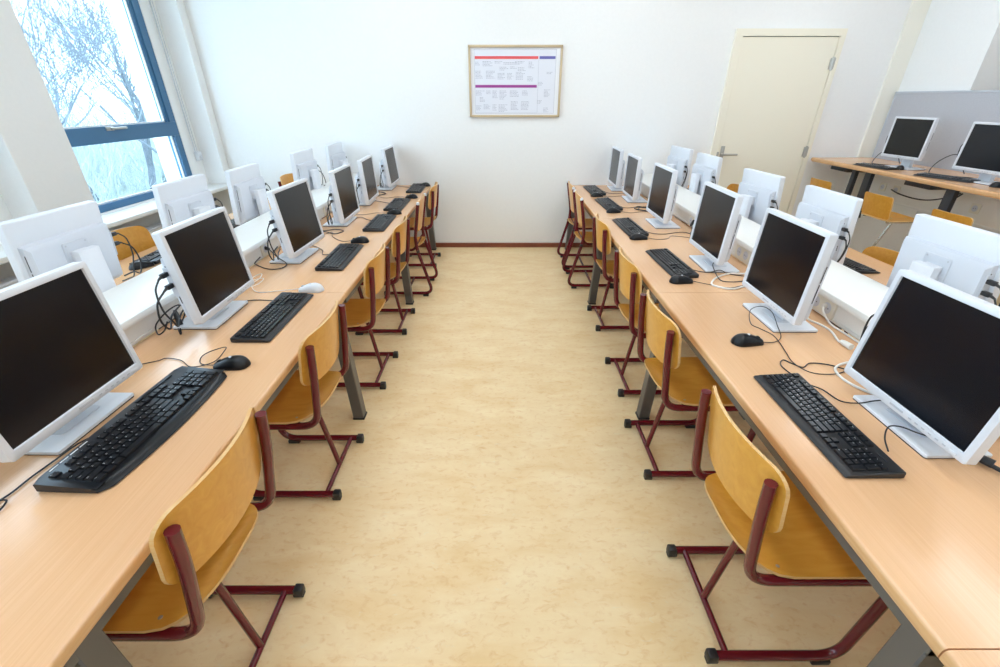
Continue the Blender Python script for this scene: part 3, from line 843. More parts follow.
# ------------------------------------------------------------------ mice
def make_mouse(body, kind):
    """local: nose toward -x, tail toward the user (+x)"""
    t = empty('computer_mouse')
    L = 0.128; Wd = 0.068; Hh = 0.040
    def sec(s):          # s 0 nose .. 1 tail
        wv = Wd / 2 * (0.86 + 0.14 * math.cos((s - 0.75) * PI * 1.3)) * min(1, (s / 0.06) ** 0.5 if s < 0.06 else 1) * (1 if s < 0.72 else max(0.0, 1 - ((s - 0.72) / 0.28) ** 2.6) ** 0.5)
        hv = (0.016 + (Hh - 0.016) * math.sin(min(1, s / 0.62) * PI / 2) ** 1.2) if s < 0.62 else Hh * max(0.0, 1 - ((s - 0.62) / 0.38) ** 2.3) ** 0.6
        if s < 0.03: hv *= 0.75
        return max(wv, 0.002), max(hv, 0.003)
    rows = []
    S = [0, 0.02, 0.05, 0.1, 0.18, 0.26, 0.34, 0.42, 0.5, 0.58, 0.66, 0.74, 0.81, 0.87, 0.92, 0.96, 0.985, 1.0]
    for s in S:
        wv, hv = sec(s)
        r = []
        for k in range(17):
            a = PI * k / 16
            cx = math.cos(a); sx = math.sin(a)
            r.append((-L / 2 + s * L, wv * (abs(cx) ** 0.75) * (1 if cx >= 0 else -1) * (0.94 if 2 < k < 14 else 1), 0.001 + hv * (sx ** 0.8)))
        rows.append(r)
    b = MB().grid(rows)
    b.add([p for r in (rows,) for q in r for p in (q[0], q[-1])], [(2 * i, 2 * i + 1, 2 * i + 3, 2 * i + 2) for i in range(len(rows) - 1)])
    b.add(rows[0], [tuple(range(17))])
    b.build('body', body, t)
    def top(s): return 0.001 + sec(s)[1]
    sm = MB()
    for s0, s1 in zip([0.02 + 0.02 * i for i in range(20)], [0.04 + 0.02 * i for i in range(20)]):
        a = (-L / 2 + s0 * L, top(s0)); c = (-L / 2 + s1 * L, top(s1))
        sm.add([(a[0], -0.0006, a[1] + 0.0003), (a[0], 0.0006, a[1] + 0.0003), (c[0], 0.0006, c[1] + 0.0003), (c[0], -0.0006, c[1] + 0.0003)], [(0, 1, 2, 3)])
    sm.build('button_seam', M['slot'], t)
    xw = -L / 2 + 0.2 * L; zw = top(0.2) - 0.006
    MB().cyl((xw, -0.004, zw), (xw, 0.004, zw), 0.0105, n=16).build('scroll_wheel', M['slot'] if kind else M['silver'], t)
    xe = -L / 2 + 0.52 * L; ze = top(0.52)
    em = MB().cyl((xe, 0, ze - 0.001), (xe + 0.0005, 0, ze + 0.0007), 0.0065, n=16)
    em.build('emblem', M['silver'], t)
    return snapshot(t)
ms_black = make_mouse(M['glossblack'], 1)
ms_white = make_mouse(M['wplastic'], 0)
def place_mouse(src, x, y, yaw, label, group, z=0.741, scale=1.0, cord=None):
    if src.name not in used:
        used[src.name] = 1; t = src
    else: t = copy_thing(src)[0]
    t.location = (x, y, z); t.rotation_euler = (0, 0, yaw); t.scale = (scale,) * 3
    tag(t, label, 'computer mouse', group)
    if cord:
        mi = Matrix.LocRotScale(Vector((x, y, z)), Euler((0, 0, yaw)), Vector((scale,) * 3)).inverted()
        MB().tube([mi @ p for p in spline(cord)], 0.0018, 6).build('cord', M['cable'] if src is ms_black else M['wcable'], t)
    return t
G = 'window-side aisle mice'
place_mouse(ms_black, -1.005, 1.404, 0.12, 'black mouse with looped cord at the end of the curved keyboard', G,
            cord=[(-1.06, 1.396, 0.75), (-1.127, 1.415, C), (-1.157, 1.461, C), (-1.142, 1.495, 0.75), (-1.094, 1.524, 0.755), (-1.082, 1.488, 0.753), (-1.087, 1.44, C), (-1.109, 1.403, 0.7465), (-1.159, 1.396, C), (-1.221, 1.441, C), (-1.287, 1.457, C), (-1.313, 1.435, C), (-1.40, 1.39, C)])
place_mouse(ms_white, -0.985, 2.14, 0.05, 'white mouse on the window-side aisle desk between two black keyboards', G,
            cord=[(-1.043, 2.15, 0.75), (-1.09, 2.15, C), (-1.152, 2.133, C), (-1.251, 2.113, C), (-1.323, 2.195, 0.75), (-1.317, 2.283, 0.76), (-1.345, 2.35, 0.757), (-1.373, 2.30, 0.75), (-1.33, 2.18, 0.75), (-1.29, 2.20, 0.755), (-1.30, 2.28, 0.757), (-1.37, 2.25, 0.75), (-1.44, 2.2, C)])
mcl = [(-0.978, 3.02, [(-1.035, 3.03, 0.75), (-1.108, 3.035, C), (-1.212, 3.15, C), (-1.256, 3.27, C), (-1.295, 3.22, C), (-1.43, 3.16, C)]), (-0.918, 3.87, [(-0.975, 3.86, 0.75), (-1.08, 3.90, C), (-1.2, 3.83, C), (-1.42, 3.95, C)]),
       (-0.89, 4.56, [(-0.945, 4.56, 0.75), (-1.05, 4.62, C), (-1.16, 4.55, C), (-1.3, 4.68, C), (-1.43, 4.63, C)]), (-0.86, 5.24, [])]
mll = ['black mouse third from the camera on the window-side aisle desks', 'black mouse fourth from the camera on the window-side aisle desks', 'black mouse fifth from the camera on the window-side aisle desks', 'black mouse closest to the end wall on the window-side aisle desks']
for (x, y, c), l in zip(mcl, mll): place_mouse(ms_black, x, y, 0.1, l, G, cord=c or None)
G = 'door-side aisle mice'
place_mouse(ms_black, 1.015, 1.582, PI + 0.05, 'black mouse with long looping cord, nearest the camera on the door-side aisle desks', G,
            cord=[(1.073, 1.572, 0.75), (1.13, 1.585, C), (1.181, 1.629, C), (1.20, 1.70, 0.762), (1.225, 1.80, 0.78), (1.215, 1.87, 0.775), (1.161, 1.855, 0.762), (1.118, 1.757, C), (1.133, 1.706, C), (1.155, 1.655, C), (1.153, 1.602, C), (1.129, 1.499, C), (1.108, 1.42, 0.748), (1.135, 1.36, C), (1.20, 1.345, C), (1.28, 1.37, C), (1.38, 1.42, 0.77), (1.47, 1.47, 0.80)])
mrl = ['black mouse touching the corner of the second door-side keyboard', 'black mouse touching the third door-side keyboard, counted from the camera', 'black mouse touching the fourth door-side keyboard, counted from the camera', 'black mouse closest to the end wall on the door-side aisle desks']
mcr = [(0.99, 2.262, [(1.048, 2.255, 0.75), (1.129, 2.219, C), (1.214, 2.172, C), (1.311, 2.21, C), (1.43, 2.24, C)]), (0.99, 3.10, [(1.047, 3.1, 0.75), (1.12, 3.08, C), (1.2, 3.10, C), (1.26, 3.17, C), (1.4, 3.1, C)]),
       (1.0, 3.93, [(1.057, 3.93, 0.75), (1.15, 3.90, C), (1.28, 3.95, C), (1.43, 3.9, C)]), (0.99, 4.64, [(1.047, 4.64, 0.75), (1.13, 4.62, C), (1.28, 4.66, C), (1.42, 4.6, C)])]
for (x, y, c), l in zip(mcr, mrl): place_mouse(ms_black, x, y, PI + 0.05, l, G, cord=c)
G = 'outer mice'
place_mouse(ms_black, -2.13, 2.50, PI + 0.9, 'black mouse on the window-facing desk under hanging black cables', G)
place_mouse(ms_black, -2.12, 4.28, PI + 0.3, 'dark mouse beyond the cable channel, seen past the third window-side screen', G)
place_mouse(ms_black, -2.05, 5.16, PI + 0.3, 'dark mouse beyond the cable channel, by the farthest window-facing monitors', G)
place_mouse(ms_black, 3.71, 4.33, PI + 0.9, 'dark mouse on the high wall bench between its two keyboards', G, ZW + 0.001, 0.92)
place_mouse(ms_black, 3.70, 3.40, PI, 'dark mouse on the high wall bench at the very edge of the photo', G, ZW + 0.001, 0.92)

# ------------------------------------------------------------------ chairs
def rr_half(d, W, r):
    return W if d >= r else W - r + math.sqrt(max(0, r * r - (r - d) ** 2))
def seat_mesh(x0, x1, W, z, rise=0.035, dish=0.010, rf=0.05, rb=0.13):
    ds = [0, 0.003, 0.01, 0.02, 0.035, 0.055, 0.08, 0.11]
    L = x1 - x0
    xs = [x0 + d for d in ds] + [x0 + 0.11 + (L - 0.18) * i / 7 for i in range(1, 8)] + [x1 - d for d in (0.05, 0.035, 0.02, 0.01, 0.003, 0)]
    top = []; bot = []
    for x in xs:
        db, df = x - x0, x1 - x
        w_ = min(rr_half(db, W, rb), rr_half(df, W, rf))
        rt = []; rb_ = []
        for k in range(13):
            v = -1 + 2 * k / 12
            y = w_ * v
            zz = z + rise * max(0, 1 - db / 0.14) ** 2 - dish * (1 - (y / W) ** 2) * min(1, db / 0.1, df / 0.1) - 0.018 * max(0, 1 - df / 0.06) ** 2
            rt.append((x, y, zz)); rb_.append((x, y, zz - 0.010))
        top.append(rt); bot.append(rb_)
    return MB().grid(top, 0, 1, bot)
def back_mesh(xc, W, z0, z1, curve=0.035, lean=0.03, r=0.05, crown=0.012):
    ds = [0, 0.003, 0.01, 0.02, 0.035, 0.05]
    ys = [-W + d for d in ds] + [-W + 0.05 + (2 * W - 0.1) * i / 12 for i in range(1, 12)] + [W - d for d in ds[::-1]]
    a = []; b = []
    H = (z1 - z0) / 2; zc = (z0 + z1) / 2
    for y in ys:
        d = W - abs(y)
        h = rr_half(d, H, r)
        bow = crown * (1 - (y / W) ** 2)
        ra = []; rb_ = []
        for k in range(9):
            q = -1 + 2 * k / 8
            z = zc + q * h + (bow if q > 0 else -bow * 0.8) * abs(q)
            x = xc + curve * (y / W) ** 2 - lean * (z - zc) / (2 * H)
            ra.append((x, y, z)); rb_.append((x + 0.010, y, z))
        a.append(ra); b.append(rb_)
    return MB().grid(a, 0, 1, b)
def bolts(parent, pts):
    s = MB()
    for x, y, z in pts: s.cyl((x, y, z), (x, y, z + 0.003), 0.007, 0.005, n=10)
    s.build('bolt', M['steel'], parent)
def make_chair_sled(h=0.0, dx=0.0):
    """local: +x is where the sitter faces; x = 0 at the rear end of the floor runners"""
    t = empty('school_chair')
    r = 0.0155
    for s in (-1, 1):
        y = s * 0.19
        pts = [(0, y, 0.028), (0.416, y, 0.028), (0.466, y, 0.425 + h), (0.020 + dx * 0.4, y, 0.425 + h), (-0.012 + dx * 0.9, y, 0.69 + h), (-0.020 + dx, y, 0.805 + h)]
        o = MB().tube(fillet(pts, [0.07, 0.06, 0.075, 0.06], 8), r, 12)
        so = o.build('side_tube', M['redtube'], t)
        cp = MB().box(-0.005, 0.028, y - 0.0168, y + 0.0168, 0.009, 0.0455, 0.006).box(-0.004, 0.034, y - 0.012, y + 0.012, 0.0, 0.016, 0.003)
        cp.build('rear_cap', M['blackplastic'], so)
        MB().box(0.335, 0.395, y - 0.016, y + 0.016, 0.0, 0.02, 0.004).build('front_pad', M['blackplastic'], so)
    MB().cyl((0.06, -0.19, 0.03), (0.06, 0.19, 0.03), 0.011, n=10).build('floor_bar', M['redtube'], t)
    MB().cyl((0.062, 0.0, 0.03), (0.12, 0.0, 0.425 + h), 0.012, n=10).build('strut', M['redtube'], t)
    MB().cyl((0.12, -0.19, 0.425 + h), (0.12, 0.19, 0.425 + h), 0.011, n=10).cyl((0.40, -0.19, 0.425 + h), (0.40, 0.19, 0.425 + h), 0.011, n=10).build('seat_bearer', M['redtube'], t)
    st = seat_mesh(-0.004 + dx * 0.4, 0.465, 0.198, 0.452 + h, rise=0.05, rb=0.155).build('seat', [M['ply'], M['plyedge']], t)
    bolts(st, [(0.115, 0.165, 0.4485 + h), (0.115, -0.165, 0.4485 + h), (0.38, 0.165, 0.449 + h), (0.38, -0.165, 0.449 + h)])
    back_mesh(-0.030 + dx, 0.212, 0.622 + h, 0.834 + h, curve=0.048, lean=0.03).build('backrest', [M['ply'], M['plyedge']], t)
    return snapshot(t)
def make_chair_rear():
    """second pattern: the back posts run down into slanted rear legs"""
    t = empty('school_chair')
    r = 0.0145
    for s in (-1, 1):
        y = s * 0.20
        pts = [(0.03, y, 0.835), (0.085, y, 0.50), (-0.045, y, 0.028), (0.40, y, 0.028)]
        so = MB().tube(fillet(pts, [0.10, 0.085], 9), r, 12).build('side_tube', M['redtube'], t)
        MB().cyl((0.0295, y, 0.834), (0.027, y, 0.853), 0.0152, 0.012, n=12).build('post_cap', M['wplastic'], so)
        MB().box(0.0, 0.05, y - 0.016, y + 0.016, 0, 0.02, 0.004).build('rear_pad', M['blackplastic'], so)
        MB().box(0.37, 0.41, y - 0.017, y + 0.017, 0.0, 0.046, 0.004).build('front_cap', M['blackplastic'], so)
    MB().cyl((0.20, -0.20, 0.03), (0.20, 0.20, 0.03), 0.011, n=10).build('floor_bar', M['redtube'], t)
    b = MB()
    for s in (-1, 1):
        b.tube(fillet([(0.078, s * 0.19, 0.47), (0.11, s * 0.17, 0.43), (0.42, s * 0.15, 0.43)], 0.03), 0.011, 8)
    b.cyl((0.085, -0.20, 0.455), (0.085, 0.20, 0.455), 0.011, n=10)
    b.build('seat_bearer', M['redtube'], t)
    MB().cyl((0.06, 0.2, 0.43), (0.06, 0.225, 0.43), 0.012, n=10).cyl((0.06, -0.2, 0.43), (0.06, -0.225, 0.43), 0.012, n=10).build('side_plug', M['blackplastic'], t)
    st = seat_mesh(0.030, 0.47, 0.182, 0.452, rise=0.03, rb=0.14).build('seat', [M['ply'], M['plyedge']], t)
    bolts(st, [(0.16, 0.14, 0.447), (0.16, -0.14, 0.447), (0.38, 0.14, 0.448), (0.38, -0.14, 0.448)])
    back_mesh(0.030, 0.195, 0.59, 0.85, curve=0.028, lean=0.045).build('backrest', [M['ply'], M['plyedge']], t)
    return snapshot(t)
ca = make_chair_sled(); ct = make_chair_sled(0.04, -0.035); cb_ = make_chair_rear()
def place_chair(src, x, y, yaw, label, group):
    if src.name not in used: used[src.name] = 1; t = src
    else: t = copy_thing(src)[0]
    t.location = (x, y, 0); t.rotation_euler = (0, 0, yaw)
    tag(t, label, 'chair', group)
    return t
G = 'chairs along the door-side aisle desks'
A_ = 'plywood chair on dark red tubes at the door-side aisle desks, '
for (x, y, a), l in zip([(0.678, 0.963, 0.0), (0.703, 1.75, 0.0), (0.735, 2.42, 0.0), (0.763, 3.29, 0.0)], posn):
    place_chair(ca, x, y, a, A_ + l, G)
place_chair(cb_, 0.692, 4.19, 0.0, 'plywood chair with slanting red rear legs at the door-side desks, second from the end wall', G)
place_chair(cb_, 0.70, 4.73, 0.0, 'plywood chair with slanting red rear legs at the door-side desks, against the end wall', G)
G = 'chairs along the window-side aisle desks'
A_ = 'plywood chair on dark red tubes at the window-side aisle desks, '
for (x, y, a), l in zip([(-0.73, 0.80, PI), (-0.735, 1.627, PI), (-0.728, 2.50, PI), (-0.732, 3.23, PI)], posn):
    place_chair(ct if y < 1 else ca, x, y, a, A_ + l, G)
place_chair(cb_, -0.665, 4.0, PI, 'plywood chair with slanting red rear legs at the window-side desks, the only such one there', G)
place_chair(ca, -0.695, 4.77, PI, 'plywood chair with level red floor runners at the window-side desks, against the end wall', G)
G = 'chairs at the outer desks'
place_chair(ct, -2.38, 2.77, 0.0, 'brown plywood chair back showing between window radiator and window-facing desk', G)
place_chair(ca, -2.40, 4.36, 0.0, 'plywood chair mostly hidden behind the third window-facing monitor', G)
place_chair(ct, -2.30, 5.10, 0.0, 'pale plywood chair back showing beside the fourth window-facing monitor', G)
place_chair(ca, 2.43, 2.63, PI, 'plywood chair with rounded back at the outer door-side desk near the keyboard', G).scale = (1, 1, 0.93)
place_chair(ca, 2.43, 4.65, PI, 'plywood chair back peeking between monitors in front of the cream door', G)

# ------------------------------------------------------------------ high wall bench with its things
t = empty('high_desk', (3.485, 5.28, 0))
tag(t, 'high beech-topped bench along the wall by the door carrying two monitors', 'desk')
LW = 5.28 - 1.6
bm = bmesh.new(); bmesh.ops.create_cube(bm, size=1)
for v in bm.verts: v.co = Vector((0.335 + v.co.x * 0.67, -LW / 2 + v.co.y * LW, ZW - 0.02 + v.co.z * 0.04))
es = [e for e in bm.edges if abs(e.verts[0].co.x) < 1e-4 and abs(e.verts[1].co.x) < 1e-4 and abs(e.verts[0].co.z - e.verts[1].co.z) < 1e-4]
bmesh.ops.bevel(bm, geom=es, offset=0.01, segments=3, affect='EDGES')
o = MB().from_bm(bm).build('bench_top', [M['desk'], M['deskedge']], t)
for p in o.data.polygons:
    if p.normal.x < -0.75: p.material_index = 1
for y in (-0.76, -1.65, -2.9):
    MB().box(0.10, 0.14, y - 0.04, y + 0.04, 0, ZW - 0.04, 0.004).build('leg', M['darksteel'], t)
MB().box(0.10, 0.14, -0.59, -0.54, 0, ZW - 0.04, 0.004).build('leg', M['darksteel'], t)
for y0, y1 in ((-0.40, -0.13), (-1.40, -1.13)):
    MB().box(0.16, 0.42, y0, y1, ZW - 0.105, ZW - 0.042, 0.006).build('cable_tray', M['darksteel'], t)
# screen panel on the bench
t = empty('partition_screen', (4.165, 5.29, 0))
tag(t, 'grey felt partition screen standing behind the wall bench monitors', 'partition')
MB().box(0.004, 0.024, -3.7, 0, 0.98, 1.676, 0.002, 1).build('felt_panel', M['felt'], t)
fr = MB().box(0.0, 0.028, -3.7, 0.004, 1.672, 1.690, 0.003, 1).box(0.0, 0.028, -0.012, 0.004, 0.98, 1.69, 0.003, 1)
fr.build('frame', M['silver'], t)
MB().box(0.0, 0.028, -3.7, 0.004, 0.965, 0.985, 0.003, 1).build('bottom_rail', M['silver'], t)
# wall trunking below the bench
t = empty('wall_trunking', (4.162, 0, 0))
tag(t, 'white cable trunking with sockets on the wall below the high bench', 'cable trunking')
MB().box(-0.06, 0.0, 1.6, 5.2, 0.66, 0.90, 0.004).build('body', M['channel'], t)
MB().box(-0.064, -0.058, 1.6, 5.2, 0.655, 0.675, 0.002, 1).box(-0.064, -0.058, 1.6, 5.2, 0.885, 0.905, 0.002, 1).build('edge_lip', M['sillwhite'], t)
for y in (4.9, 4.72, 3.86): make_socket(t, -0.06, y, 0.79, -1, 1)
# stools
def make_stool():
    t = empty('bar_stool')
    st = seat_mesh(0.0, 0.36, 0.165, 0.735, rise=0.0, dish=0.006, rf=0.05, rb=0.05).build('seat', [M['ply'], M['plyedge']], t)
    bolts(st, [(0.12, 0.06, 0.73), (0.12, -0.06, 0.73), (0.24, 0.06, 0.73), (0.24, -0.06, 0.73)])
    back_mesh(-0.012, 0.155, 0.735, 0.915, curve=0.012, lean=0.03, r=0.02, crown=0.0).build('backrest', [M['ply'], M['plyedge']], t)
    for s in (-1, 1):
        y = s * 0.13
        o = MB().tube(fillet([(0.03, y, 0.716), (0.33, y, 0.716), (0.10, y * 1.15, 0.02), (0.40, y * 1.3, 0.02)], [0.05, 0.06]), 0.0105, 10)
        o.build('leg', M['chrome'], t)
    MB().cyl((0.20, -0.14, 0.32), (0.20, 0.14, 0.32), 0.009, n=10).build('footrest', M['chrome'], t)
    return snapshot(t)
stool0 = make_stool()
G = 'stools at the wall bench'
for i, ((x, y), l) in enumerate(zip([(3.2, 4.58), (3.2, 3.82), (3.2, 3.14)],
        ['plywood stool back beside the cream door, at the near end of the high bench', 'plywood stool with chrome legs, middle of three at the high bench', 'plywood stool back showing above the nearest rear-facing monitor'])):
    s = stool0 if i == 0 else copy_thing(stool0)[0]
    s.location = (x, y, 0)
    tag(s, l, 'stool', G)
stool0.rotation_euler = (0, 0, 0.0)
bpy.data.objects[stool0.name]['label'] = 'plywood stool back beside the cream door at the high bench'

# board in the recess at the far right edge
t = empty('notice_board', (4.745, 4.4, 1.05))
tag(t, 'brown-edged board at the very edge of the photo beside the white wall corner', 'board')
f = MB()
for a in (-0.9, 0.24): f.box(-0.03, 0, a, a + 0.03, 0, 0.79, 0.003, 1)
for a in (0, 0.76): f.box(-0.03, 0, -0.9, 0.27, a, a + 0.03, 0.003, 1)
f.build('frame', M['brown'], t)
MB().box(-0.015, -0.002, -0.88, 0.25, 0.02, 0.77).build('panel', M['brown'], t, smooth=False)

# ------------------------------------------------------------------ loose cables
def cable(name, pts, r, m, label, plug=None, group=None):
    p0 = Vector(pts[0])
    t = MB().tube([p - p0 for p in spline(pts)], r, 7).build(name, m)
    t.location = p0
    tag(t, label, 'cable', group)
    if plug:
        a = Vector(plug[0]); b = Vector(plug[1])
        q = MB().tube([a - p0, a.lerp(b, 0.3) - p0, b - p0], [0.007, 0.011, 0.0125], 10)
        q.build('plug', plug[2], t)
    return t
cable('power_cable', [(1.474, 1.90, 0.80), (1.45, 1.90, 0.79), (1.44, 1.87, 0.755), (1.40, 1.80, 0.745), (1.42, 1.74, 0.745), (1.425, 1.68, 0.745), (1.40, 1.60, 0.745), (1.397, 1.575, 0.747)], 0.0045, M['wcable'],
      'white power cable ending in a loose white plug behind the second door-side monitor', ((1.397, 1.578, 0.752), (1.40, 1.525, 0.754), M['wcable']))
cable('power_cable', [(1.474, 1.82, 0.80), (1.455, 1.80, 0.785), (1.46, 1.74, 0.75), (1.468, 1.65, 0.746), (1.47, 1.54, 0.746), (1.46, 1.40, 0.746), (1.45, 1.2, 0.746)], 0.0042, M['wcable'],
      'thin white cable lying along the foot of the door-side cable channel', ((1.46, 1.82, 0.80), (1.482, 1.82, 0.80), M['wcable']))
cable('power_cable', [(1.42, 1.44, 0.745), (1.31, 1.421, 0.745), (1.24, 1.377, 0.745), (1.228, 1.295, 0.745), (1.27, 1.22, 0.745), (1.36, 1.15, 0.745)], 0.0045, M['wcable'],
      'white cable bending round the corner of the nearest door-side screen')
cable('power_cable', [(1.474, 2.42, 0.78), (1.43, 2.42, 0.75), (1.396, 2.384, 0.745), (1.311, 2.384, 0.745), (1.21, 2.32, 0.745), (1.142, 2.225, 0.745), (1.171, 2.175, 0.745), (1.226, 2.155, 0.745), (1.33, 2.19, 0.745), (1.45, 2.1, 0.745)], 0.005, M['wcable'],
      'thick white cable looping over the door-side desk behind the second keyboard')
cable('signal_cable', [(1.088, 0.935, 0.757), (1.115, 0.985, 0.762), (1.158, 1.028, 0.766), (1.195, 1.028, 0.766), (1.222, 1.0, 0.766), (1.262, 0.967, 0.768)], 0.0022, M['cable'],
      'thin black cable rising from the nearest door-side keyboard over a monitor base')
cable('signal_cable', [(1.07, 1.275, 0.75), (1.11, 1.246, 0.745), (1.128, 1.185, 0.7445), (1.17, 1.165, 0.75), (1.21, 1.16, 0.762), (1.26, 1.166, 0.762), (1.32, 1.17, 0.762)], 0.0022, M['cable'],
      'thin black cable from the nearest door-side keyboard under the monitor frame')
cable('power_cable', [(1.28, 0.985, 0.748), (1.30, 0.95, 0.75), (1.325, 0.90, 0.752), (1.35, 0.85, 0.752), (1.42, 0.8, 0.75)], 0.006, M['cable'],
      'thick black cable with connector beside the base of the nearest door-side monitor', ((1.30, 0.945, 0.756), (1.335, 0.885, 0.756), M['blackplastic']))
cable('signal_cable', [(1.33, 2.62, 0.752), (1.295, 2.554, 0.757), (1.241, 2.452, 0.765), (1.215, 2.293, 0.745), (1.261, 2.255, 0.745), (1.335, 2.268, 0.745), (1.45, 2.3, 0.745)], 0.0026, M['cable'],
      'black cable crossing the base of the third door-side monitor')
cable('power_cable', [(1.478, 3.37, 0.80), (1.455, 3.34, 0.785), (1.44, 3.28, 0.755), (1.40, 3.2, 0.746), (1.40, 3.05, 0.746), (1.45, 2.95, 0.746)], 0.0036, M['cable'],
      'black power cable with angled plug below the fourth door-side monitor', ((1.45, 3.345, 0.775), (1.484, 3.38, 0.80), M['blackplastic']))
cable('power_cable', [(-1.40, 1.66, 0.80), (-1.40, 1.63, 0.775), (-1.442, 1.64, 0.75), (-1.47, 1.68, 0.775), (-1.468, 1.76, 0.80), (-1.45, 1.82, 0.805), (-1.42, 1.80, 0.78), (-1.40, 1.72, 0.75), (-1.36, 1.66, 0.746), (-1.36, 1.655, 0.746), (-1.39, 1.69, 0.746), (-1.43, 1.74, 0.746)], 0.003, M['cable'],
      'tangled black power cable behind the second window-side monitor', ((-1.44, 1.77, 0.80), (-1.40, 1.72, 0.755), M['blackplastic']))
cable('power_cable', [(-1.42, 2.52, 0.80), (-1.45, 2.50, 0.77), (-1.46, 2.53, 0.746), (-1.36, 2.46, 0.746), (-1.29, 2.47, 0.746), (-1.29, 2.55, 0.746), (-1.36, 2.60, 0.77), (-1.46, 2.70, 0.795)], 0.003, M['cable'],
      'tangled black power cable behind the third window-side monitor', ((-1.445, 2.685, 0.795), (-1.484, 2.70, 0.80), M['blackplastic']))
cable('power_cable', [(-1.44, 3.42, 0.79), (-1.44, 3.36, 0.755), (-1.36, 3.30, 0.746), (-1.26, 3.34, 0.746), (-1.18, 3.30, 0.746), (-1.22, 3.22, 0.746), (-1.33, 3.28, 0.747), (-1.40, 3.2, 0.746)], 0.0032, M['cable'],
      'coiled black cable beside the base of the fourth window-side monitor')
cable('signal_cable', [(-1.45, 4.72, 0.76), (-1.36, 4.62, 0.746), (-1.25, 4.68, 0.746), (-1.2, 4.78, 0.746), (-1.3, 4.85, 0.75), (-1.38, 4.75, 0.752), (-1.28, 4.70, 0.75), (-1.4, 4.6, 0.746)], 0.0045, M['cable'],
      'heap of looped black cable before the farthest window-side monitor')
cable('signal_cable', [(1.45, 4.2, 0.76), (1.36, 4.1, 0.748), (1.27, 4.14, 0.747), (1.22, 4.05, 0.747), (1.30, 3.98, 0.747), (1.40, 4.03, 0.752), (1.31, 4.1, 0.752), (1.24, 4.0, 0.751), (1.36, 3.94, 0.747), (1.45, 3.95, 0.747)], 0.0045, M['cable'],
      'heap of looped black cable before the fifth door-side monitor')
cable('power_cable', [(4.0, 3.95, 0.90), (3.98, 4.0, 0.86), (3.97, 4.17, 0.80), (3.97, 4.34, 0.78), (3.99, 4.55, 0.785), (4.07, 4.75, 0.79)], 0.006, M['cable'], 'black power cable swinging below the high wall bench')
cable('power_cable', [(4.01, 3.94, 0.90), (3.98, 3.97, 0.84), (3.97, 4.0, 0.76), (3.97, 4.02, 0.66), (4.0, 4.02, 0.55), (4.02, 4.0, 0.42)], 0.006, M['cable'], 'black cable hanging straight down from the high wall bench')
cable('power_cable', [(3.78, 4.70, 1.0), (3.78, 4.70, 0.9), (3.80, 4.72, 0.7), (3.85, 4.75, 0.5)], 0.006, M['cable'], 'black cable hanging behind the leg of the high bench near the door')
cable('power_cable', [(4.06, 3.9, 0.66), (4.05, 3.80, 0.60), (4.05, 3.88, 0.53), (4.05, 3.98, 0.56), (4.05, 3.88, 0.50), (4.05, 3.80, 0.44), (4.05, 3.9, 0.40), (4.06, 3.95, 0.45)], 0.006, M['cable'], 'coil of black cable on the wall under the high bench')
for (y, lab) in ((4.62, 'thin dark cable arching behind the wall bench monitor close to the door'), (3.95, 'thin dark cable arching beside the wall bench monitor at the photo edge')):
    cable('signal_cable', [(3.85, y - 0.1, ZW + 0.03), (3.88, y + 0.06, ZW + 0.16), (3.86, y + 0.18, ZW + 0.10), (3.78, y + 0.15, ZW + 0.012), (3.74, y + 0.02, ZW + 0.008), (3.9, y - 0.25, ZW + 0.008)], 0.0035, M['cable'], lab)

# ------------------------------------------------------------------ outside: ground, scrub, bare trees
g = MB().box(-40, -3.7, -20, 45, -1.7, -1.6)
o = g.build('ground', M['ground'], smooth=False); o['kind'] = 'structure'
def tree(x, y, h, seed, label, spread=1.0, levels=5):
    rnd = random.Random(seed)
    t = empty('bare_tree', (x, y, -1.6))
    tag(t, label, 'tree', 'bare trees outside the window')
    tr = MB(); tw = MB()
    def grow(p, d, L, r, lv):
        k = 4
        pts = [p]; rs = [r]
        dd = d.copy()
        for i in range(k):
            dd = (dd + Vector((rnd.uniform(-1, 1), rnd.uniform(-1, 1), rnd.uniform(-0.5, 0.9))) * 0.16).normalized()
            pts.append(pts[-1] + dd * L / k); rs.append(r * (1 - 0.45 * (i + 1) / k))
        (tr if lv >= levels - 1 else tw).tube(pts, rs, 6 if lv >= levels - 1 else 4, cap=False)
        if lv == 0: return
        n = rnd.choice((3, 4, 4)) if lv > 1 else rnd.choice((3, 4))
        for j in range(n):
            f = rnd.uniform(0.35, 1.0) if j else 1.0
            idx = min(k, max(1, int(round(f * k))))
            ax = Vector((rnd.uniform(-1, 1), rnd.uniform(-1, 1), rnd.uniform(-0.2, 1.0))).normalized()
            nd = (dd * 0.75 + ax * 0.8 * spread).normalized()
            grow(pts[idx], nd, L * rnd.uniform(0.6, 0.85), max(rs[idx] * 0.66, 0.006), lv - 1)
    grow(Vector((0, 0, 0)), Vector((0, 0, 1)), h * 0.34, h * 0.0125, levels)
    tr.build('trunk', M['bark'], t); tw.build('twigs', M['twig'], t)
    return t
tl = ['bare tree with fine twigs filling the upper pane beside the column', 'bare tree with a forked trunk in the middle of the upper window pane', 'bare tree standing against the blue frame of the window',
      'small bare tree low behind the lower window pane', 'bare tree far out between the others', 'bare tree farthest from the window', 'bare tree closest to the blue side post of the window frame']
for i, (x, y, h, s) in enumerate([(-10.6, 11.4, 8.0, 11), (-10.4, 13.6, 8.6, 5), (-9.4, 13.1, 6.6, 23), (-13.5, 15.2, 6.0, 31), (-14.5, 20.5, 8.5, 47), (-17.5, 18.5, 9.0, 53), (-11.8, 16.3, 7.8, 71)]):
    tree(x, y, h, s, tl[i])
